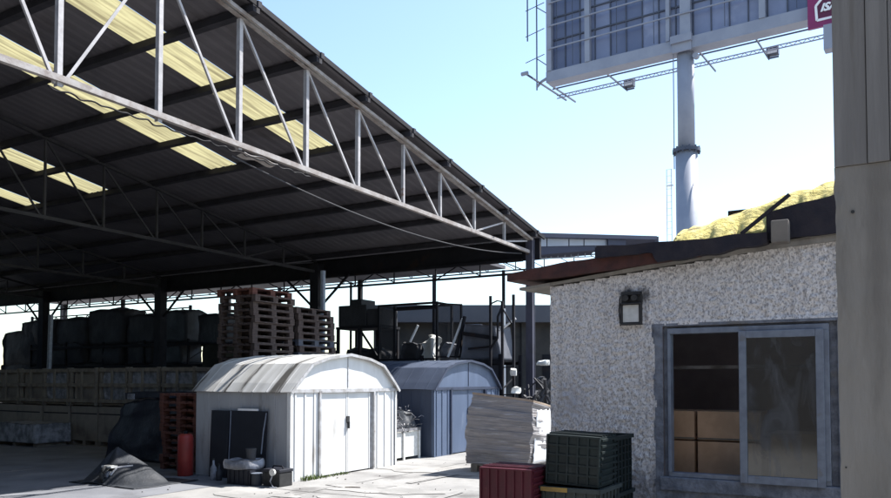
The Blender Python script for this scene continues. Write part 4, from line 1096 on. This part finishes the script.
q = MB(); q.box(0,.03,.34,.37,0,.40); q.box(0,.03,0,.3395,.375,.40); q.box(.005,.02,.0,.3395,.20,.3745); q.build('frame', M['steel_dark'], t)

# ------------------------------------------------------------------ plastic crates by the hut
def crate(mt, sx=.40, sy=.42, sz=.34, cols=5, rows=3, rim=None, dirt=None):
    t = thing('plastic_crate', 'x', 'crate', 0, 0)
    q = MB(); w_ = .006; r_ = .014
    q.box(0,sx,0,sy,0,w_)
    q.box(0,w_,0,sy,w_,sz); q.box(sx-w_,sx,0,sy,w_,sz); q.box(w_,sx-w_,0,w_,w_,sz); q.box(w_,sx-w_,sy-w_,sy,w_,sz)
    for k in range(cols+1):
        y = .012 + (sy-.036)*k/cols; q.box(-r_,-.0003,y,y+.012,.0,sz-.03); q.box(sx+.0003,sx+r_,y,y+.012,.0,sz-.03)
        x = .012 + (sx-.036)*k/cols; q.box(x,x+.012,-r_,-.0003,0,sz-.03); q.box(x,x+.012,sy+.0003,sy+r_,0,sz-.03)
    for k in range(1, rows+1):
        z = (sz-.03)*k/(rows+1)
        q.box(-r_+.002,-.0003,0,sy,z,z+.008); q.box(sx+.0003,sx+r_-.002,0,sy,z,z+.008); q.box(0,sx,-r_+.002,-.0003,z,z+.008); q.box(0,sx,sy+.0003,sy+r_-.002,z,z+.008)
    q.build('body', mt, t)
    q = MB(); e = .022
    q.box(-e,-r_-.0005+.0,-e,sy+e,sz-.03,sz); q.box(sx+r_,sx+e,-e,sy+e,sz-.03,sz); q.box(-e,sx+e,-e-.001,-r_,sz-.0295,sz-.0005); q.box(-e,sx+e,sy+r_,sy+e+.001,sz-.0295,sz-.0005)
    q.box(-r_,0,-r_,sy+r_,sz-.008,sz-.001); q.box(sx,sx+r_,-r_,sy+r_,sz-.008,sz-.001)
    q.build('rim', rim or mt, t)
    return t
# green crate lying on its side on top of a grey one
uc = 5.12; v1c, ztc = on_u(545, 435.5, uc); v0c, _ = on_u(598, 433, uc); _, zb_ = on_u(540, 484, uc)
wc = v1c-v0c; hc = ztc-zb_
def onside_crate(mt, W_, H_, D_, nc, nr, name_label):
    """crate lying on its side: ribbed base faces the camera, slatted walls run back"""
    t = thing('plastic_crate', name_label, 'crate', 0, 0)
    q = MB(); q.box(.012,.02,0,W_,0,H_)
    for k in range(nc+1): y = (W_-.014)*k/nc; q.box(0,.0118,y,y+.014,0,H_)
    for k in range(nr+1): z = (H_-.014)*k/nr; q.box(.002,.0116,0,W_,z,z+.014)
    q.build('ribbed_base', mt, t)
    q = MB(); q.box(.0205,D_,0,.01,0,H_); q.box(.0205,D_,W_-.01,W_,0,H_); q.box(.0205,D_,.0105,W_-.0105,0,.01); q.box(.0205,D_,.0105,W_-.0105,H_-.01,H_)
    for k in range(8):
        z = .02 + (H_-.05)*k/7; q.box(.03,D_,-.012,-.0003,z,z+.016)
    for k in range(6):
        x = .05+(D_-.08)*k/5; q.box(x,x+.014,.0,W_,H_+.0003,H_+.010)
    q.build('walls', mt, t)
    return t
base_z = zb_
t = onside_crate(M['green'], wc, hc, .36, 5, 5, 'green crate on its side atop the grey crate at the hut corner')
place(t, uc, v0c, zb_, tilt=(R(2.0), 0))
gc = crate(M['grey_crate'], .42, wc+.02, .34, 5, 3, ); place(gc, uc-.03, v0c-.01, zb_-.345)
q = MB(); q.box(-.03,-.0225,wc*.55,wc+.02,.308,.338); q.build('ochre_strip', M['yellow_rim'], gc)
tag(gc, 'grey-green crate with ochre strip directly under the green crate', 'crate', 'stacked plastic crates by the hut')
g2 = crate(M['green_dk'], .42, wc+.02, .34); place(g2, uc-.02, v0c-.01, zb_-.69); tag(g2, 'dark green crate at the bottom of the stack below the ochre-striped one', 'crate', 'stacked plastic crates by the hut')
bz = zb_-.69
# keep stack on the ground with a low plinth pallet
if bz > .02:
    pl = thing('crate_dolly', 'low dolly under the stack of green crates', 'dolly', uc-.02, v0c-.01, 0)
    q = MB(); q.box(0,.42,0,wc,bz-.03,bz-.002)
    for x in (.05,.37):
        for y in (.05,wc-.05): q.tube([(x,y-.02,min(.04,bz/2)),(x,y+.02,min(.04,bz/2))], min(.04,bz/2), 10); q.box(x-.01,x+.01,y-.03,y+.03,.03,bz-.031) if bz > .07 else None
    q.build('dolly', M['steel_dark'], pl)
# dark crates behind right, stack of nested rims
us = 5.42; va_, zt_ = on_u(562, 434.5, us); vb_, _ = on_u(613, 440, us)
L = va_-vb_
nst = 0; z = .003
hts = .34
n_ = int((zt_+.0)/hts); sc_h = (zt_-.003)/n_
names = ['topmost dark green crate in the rear stack against the hut wall', 'second dark green crate down in the rear stack against the hut wall', 'third dark green crate down in the rear stack against the hut wall', 'lowest dark green crate in the rear stack against the hut wall']
proto = crate(M['green_dk'], .45, L, sc_h-.004, 5, 6)
for k in range(n_):
    o = proto if k == 0 else copy_tree(proto)
    place(o, us+random.uniform(-.01,.01), vb_+random.uniform(-.008,.008), .003+k*sc_h, rot=random.uniform(-.02,.02)); tag(o, names[min(3, n_-1-k)], 'crate', 'dark crates in the rear stack')
q = MB(); q.box(-.03,-.0235,L*.55,L*.80,sc_h-.03,sc_h-.012)
top = o; lb = q.build('label_strip', M['bags'], top)
# red crates
ur = 4.95; va_, zt_ = on_u(479, 466.5, ur); vb_, _ = on_u(531, 468, ur); L = va_-vb_
n_ = 3; hh = zt_/n_
proto = onside_crate(M['red'], L, hh-.004, .34, 6, 1, 'x')
for k in range(n_):
    o = proto if k == 0 else copy_tree(proto)
    place(o, ur, vb_, .002+k*hh, rot=random.uniform(-.015,.015)); tag(o, ['lowest dark red crate of the red stack','middle dark red crate of the red stack','topmost dark red crate, just showing at the bottom of the picture'][k], 'crate', 'dark red crates stacked before the board load')
uo = 5.45; va_, zt_ = on_u(528, 478, uo); vb_, _ = on_u(541, 480, uo)
n_ = 3; hh = zt_/n_
proto = crate(M['orange'], .34, va_-vb_+.16, hh-.006, 4, 2)
for k in range(n_):
    o = proto if k == 0 else copy_tree(proto)
    place(o, uo, vb_-.08, .002+k*hh); tag(o, ['lowest orange crate behind the red and green stacks','middle orange crate behind the red and green stacks','topmost orange crate glimpsed between the red and green stacks'][k], 'crate', 'orange crates between the stacks')

# ------------------------------------------------------------------ concrete pillar, near right
pl = bpy.data.objects.new('concrete_pillar', None); COL.objects.link(pl); tag(pl, 'tall raw concrete pillar with grey boarded upper part at the right edge', 'pillar')
Y = 2.7; p0 = W3(838.5, 400, Y); p1 = W3(832.5, 60, Y); pz = W3(838, 168, Y).z
pl.location = (p0.x, Y, 0); pl.rotation_euler = (0, 0, R(-30))
q = MB()
def fn(side):
    def g_(a, b):
        z = b*pz; W_ = .9; D_ = .45
        x, y = {0: (a*W_, 0), 1: (0, D_*(1-a))}[side]
        nn = .003*noise.noise(Vector((x*9, y*9, z*9))) 
        if a < .03 and side == 0 or a > .97 and side == 1: nn += .006*noise.noise(Vector((1, 1, z*14)))
        return Vector((x + nn + (.006*(1-b)), y - (nn if side == 0 else 0), z))
    return g_
q.grid(fn(0), 60, 140); q.grid(fn(1), 20, 140); q.box(.02,.9,.01,.45,0,pz-.002)
q.build('shaft', M['concrete'], pl, smooth=False)
q = MB(); dx = p1.x-p0.x; xx = dx
wds = [.104,.068,.075,.11,.10,.10,.10,.10]
for k, w_ in enumerate(wds):
    q.box(xx, xx+w_-.0022, -.004-.002*((k*5) % 3), .02, pz+.002, 5.6); xx += w_
q.box(dx+.001, xx-.01, .021, .44, pz+.002, 5.59)
q.build('boarding', M['boards'], pl, bevel=.0015)
q = MB()
for (x, z, s_) in ((.055,2.24,.006),(.02,1.35,.003)): q.tube([(x,-.006,z),(x,.004,z)], s_, 9)
q.build('pock_mark', M['soot'], pl)

# ------------------------------------------------------------------ billboard
BY = 40.0
bo = W3(682, 50, BY)
bb = bpy.data.objects.new('billboard', None); COL.objects.link(bb)
tag(bb, 'huge blank billboard of blue-grey panels on a single steel pole', 'billboard')
bdir = Vector((-.828, .56)).normalized(); ang = math.atan2(-bdir.y, -bdir.x)     # local +x runs to the right along the board
bb.location = (bo.x, bo.y, 0); bb.rotation_euler = (0,0,ang)
zB = bo.z          # underside of the bottom beam at the pole
q = MB(); zf = W3(682,149,BY).z
q.tube([(0,.6,0),(0,.6,zf)], .57, 32); q.tube([(0,.6,zf+.12),(0,.6,zB+.3)], .44, 32); pole = q.build('pole', M['bb_steel'], bb, smooth=False)
for p_ in pole.data.polygons: p_.use_smooth = len(p_.vertices) == 4
q = MB(); q.tube([(0,.6,zf-.06),(0,.6,zf+.119)], .72, 32)
for k in range(12):
    a = k*math.pi/6; q.tube([(.66*math.cos(a),.6+.66*math.sin(a),zf-.14),(.66*math.cos(a),.6+.66*math.sin(a),zf+.2)], .05, 6)
q.build('flange', M['bb_dark'], pole)
q = MB(); zl = W3(670,166,BY).z
for x in (-.95,-.70): q.tube([(x,.2,0),(x,.2,zl)], .025, 6)
z = 1
while z < zl: q.tube([(-.95,.2,z),(-.70,.2,z)], .012, 5); z += .35
q.box(-.96,-.62,.1,.3,zl-.9,zl-.86); q.build('ladder', M['white'], pole)
q = MB(); q.tube([(-.58,.35,zl),(-.56,.3,zB)], .03, 6); q.build('cable', M['bb_steel'], pole)
XL, XR = -7.75, 9.3; HB = 7.6
q = MB(); q.box(XL-.2, XR, 0, .9, zB, zB+.62); q.build('bottom_beam', M['bb_steel'], bb)
q = MB(); q.box(XL-.1, XR, .2, .7, zB+HB+.62, zB+HB+1.1); q.build('top_beam', M['bb_steel'], bb)
x = XL; k = 0; rnd_ = random.Random(2)
while x < XR-.1:
    e = min(x+.92, XR); q = MB(); q.box(x+.03, e-.03, .30, .34, zB+.64, zB+HB+.6)
    q.box(x-.03, x+.0299, .24, .36, zB+.64, zB+HB+.6, 1)
    q.build('panel', [M['bb_panel'] if rnd_.random() < .72 else M['bb_panel2'], M['bb_dark']], bb); x += .92; k += 1
for xp, wd_ in ((XL, .32), (XL+2.4, .30), (-.75, .2), (.18, .55), (4.0, .30), (7.6, .3)):
    q = MB(); q.box(xp-wd_/2, xp+wd_/2, -.05, .235, zB+.63, zB+HB+.6); q.build('upright', M['bb_steel'], bb)
z = zB+1.9
while z < zB+HB:
    q = MB(); q.box(XL, XR, .05, .20, z, z+.10) if False else q.tube([(XL,-.10,z),(XR,-.10,z)], .045, 6); q.build('rail', M['bb_steel'], bb)
    q = MB(); q.box(XL, XR, .22, .30, z+.55, z+.63); q.build('cross_rail', M['bb_dark'], bb)
    z += 1.35
for xp in (XL+.5, XL+1.5, -3.6, -1.5, 2.2, 5.6):
    q = MB(); q.beam((xp,-.02,zB+.7),(xp,-.02,zB+HB),.03,.03); q.build('hanger', M['bb_dark'], bb)
# gusset at pole head
q = MB(); q.box(-.55,.55,-.25,-.001,zB+.35,zB+.75); q.box(-.5,.5,-.1,.0-.001,zB-.1,zB+.349); q.tube([(.62,.2,zB-.35),(.62,.5,zB-.35)], .15, 12); q.build('gusset', M['bb_steel'], bb)
# catwalk with outriggers
CY = 2.6; CZ = zB+.15
q = MB()
for (yy, zz_) in ((CY,CZ),(CY,CZ-.18)): q.tube([(XL-.75,yy,zz_),(XR,yy,zz_)], .035, 6)
x = XL-.7
while x < XR: q.tube([(x,CY,CZ),(x+.22,CY,CZ-.18)], .018, 5); q.tube([(x+.22,CY,CZ-.18),(x+.44,CY,CZ)], .018, 5); x += .44
q.build('catwalk', M['bb_steel'], bb)
q = MB(); q.tube([(XL-.5,CY-1.1,CZ),(XR,CY-1.1,CZ)], .045, 6); q.build('catwalk_rail', M['bb_dark'], bb)
for xp in (XL-.2, -4.55, .65, 3.5, 7.8):
    q = MB(); q.beam((xp,.5,zB+.05),(xp,CY+1.5,CZ-.05),.06,.09); q.build('outrigger', M['bb_dark'], bb)
for xp in (-4.75, 3.3):
    q = MB(); q.box(xp+.15,xp+.75,3.6,3.95,CZ+.0,CZ+.45); q.tube([(xp+.2,3.9,CZ-.05),(xp+.3,3.8,CZ-.12),(xp+.75,3.8,CZ-.12)], .05, 6)
    fl = q.build('floodlight', M['bb_dark'], bb); q = MB(); q.box(xp+.2,xp+.7,3.57,3.599,CZ+.05,CZ+.28); q.build('lens', M['lens'], fl)
# end mast with crossed stays
for (xp, yy) in ((XL-1.25,-.3),(XL-.95,.3)):
    q = MB(); q.tube([(xp,yy,zB-.2 if yy > 0 else zB+2.6),(xp,yy,zB+HB+1)], .045, 6); q.build('end_mast', M['bb_dark'], bb)
for k in range(5):
    z = zB+.4+k*1.55
    q = MB(); q.tube([(XL-1.35,-.35,z+.9),(XL-.4,.2,z+1.4)], .025, 5); q.build('end_stay', M['bb_dark'], bb)
    if k % 2 == 0:
        q = MB(); q.tube([(XL-.95,.3,z+1.3),(XL,.1,z+.5)], .028, 5); q.build('end_stay', M['bb_dark'], bb)
q = MB(); q.beam((XL-.75,-1.6,zB+.15),(XL-.55,CY+.9,CZ-.05),.07,.09); q.build('end_boom', M['bb_dark'], bb)
q = MB(); q.tube([(XL-.95,-1.6,zB+.12),(XL-.55,-1.6,zB+.12)], .11, 10); q.build('boom_cap', M['bb_steel'], bb)
q = MB(); q.tube([(XL-.95,.3,zB-.0),(XL-.6,.2,zB+.2),(XL-.15,.1,zB+.3)], .08, 6); q.build('end_hook', M['bb_steel'], bb)
# magenta maker's plate
sx0 = 6.15; zB -= .38
q = MB(); q.box(sx0,sx0+3.2,-.55,-.40,zB-.35,zB+1.15); sp = q.build('sign_plate', M['magenta'], bb)
q = MB(); q.add([(sx0+.45,-.556,zB+.08),(sx0+2.9,-.556,zB+.08),(sx0+3.1,-.556,zB+.5),(sx0+2.7,-.556,zB+1.05),(sx0+.75,-.556,zB+1.05),(sx0+.42,-.556,zB+.62)], [(0,1,2,3,4,5)]); q.build('plate_field', M['magenta_dk'], sp)
q = MB(); ring = [(sx0+.40,zB-.02),(sx0+2.95,zB-.02),(sx0+3.15,zB+.5),(sx0+2.72,zB+1.1),(sx0+.75,zB+1.1),(sx0+.36,zB+.68)]
for i in range(6):
    a, b = ring[i], ring[(i+1) % 6]; q.beam((a[0],-.575,a[1]),(b[0],-.575,b[1]),.03,.11)
q.build('plate_border', M['white'], sp)
cu = bpy.data.curves.new('lettering', 'FONT'); cu.body = 'ISA'; cu.size = .50; cu.extrude = .02; cu.offset = .02; cu.shear = .35
tmp = bpy.data.objects.new('lettering_source', cu); COL.objects.link(tmp)
me = bpy.data.meshes.new_from_object(tmp.evaluated_get(bpy.context.evaluated_depsgraph_get())); bpy.data.objects.remove(tmp); me.materials.clear()
lt = bpy.data.objects.new('lettering', me); COL.objects.link(lt); lt.parent = sp; lt.location = (sx0+.55,-.59,zB+.36); lt.rotation_euler = (R(90),0,0); lt.data.materials.append(M['white'])
# junction box under the plate
zB += .38
q = MB(); q.box(6.9,8.3,-1.2,-.6,zB-2.1,zB-.95); q.tube([(7.3,-.9,zB-.95),(7.3,-.2,zB+.1)], .05, 6); q.build('junction_box', M['bb_steel'], bb)
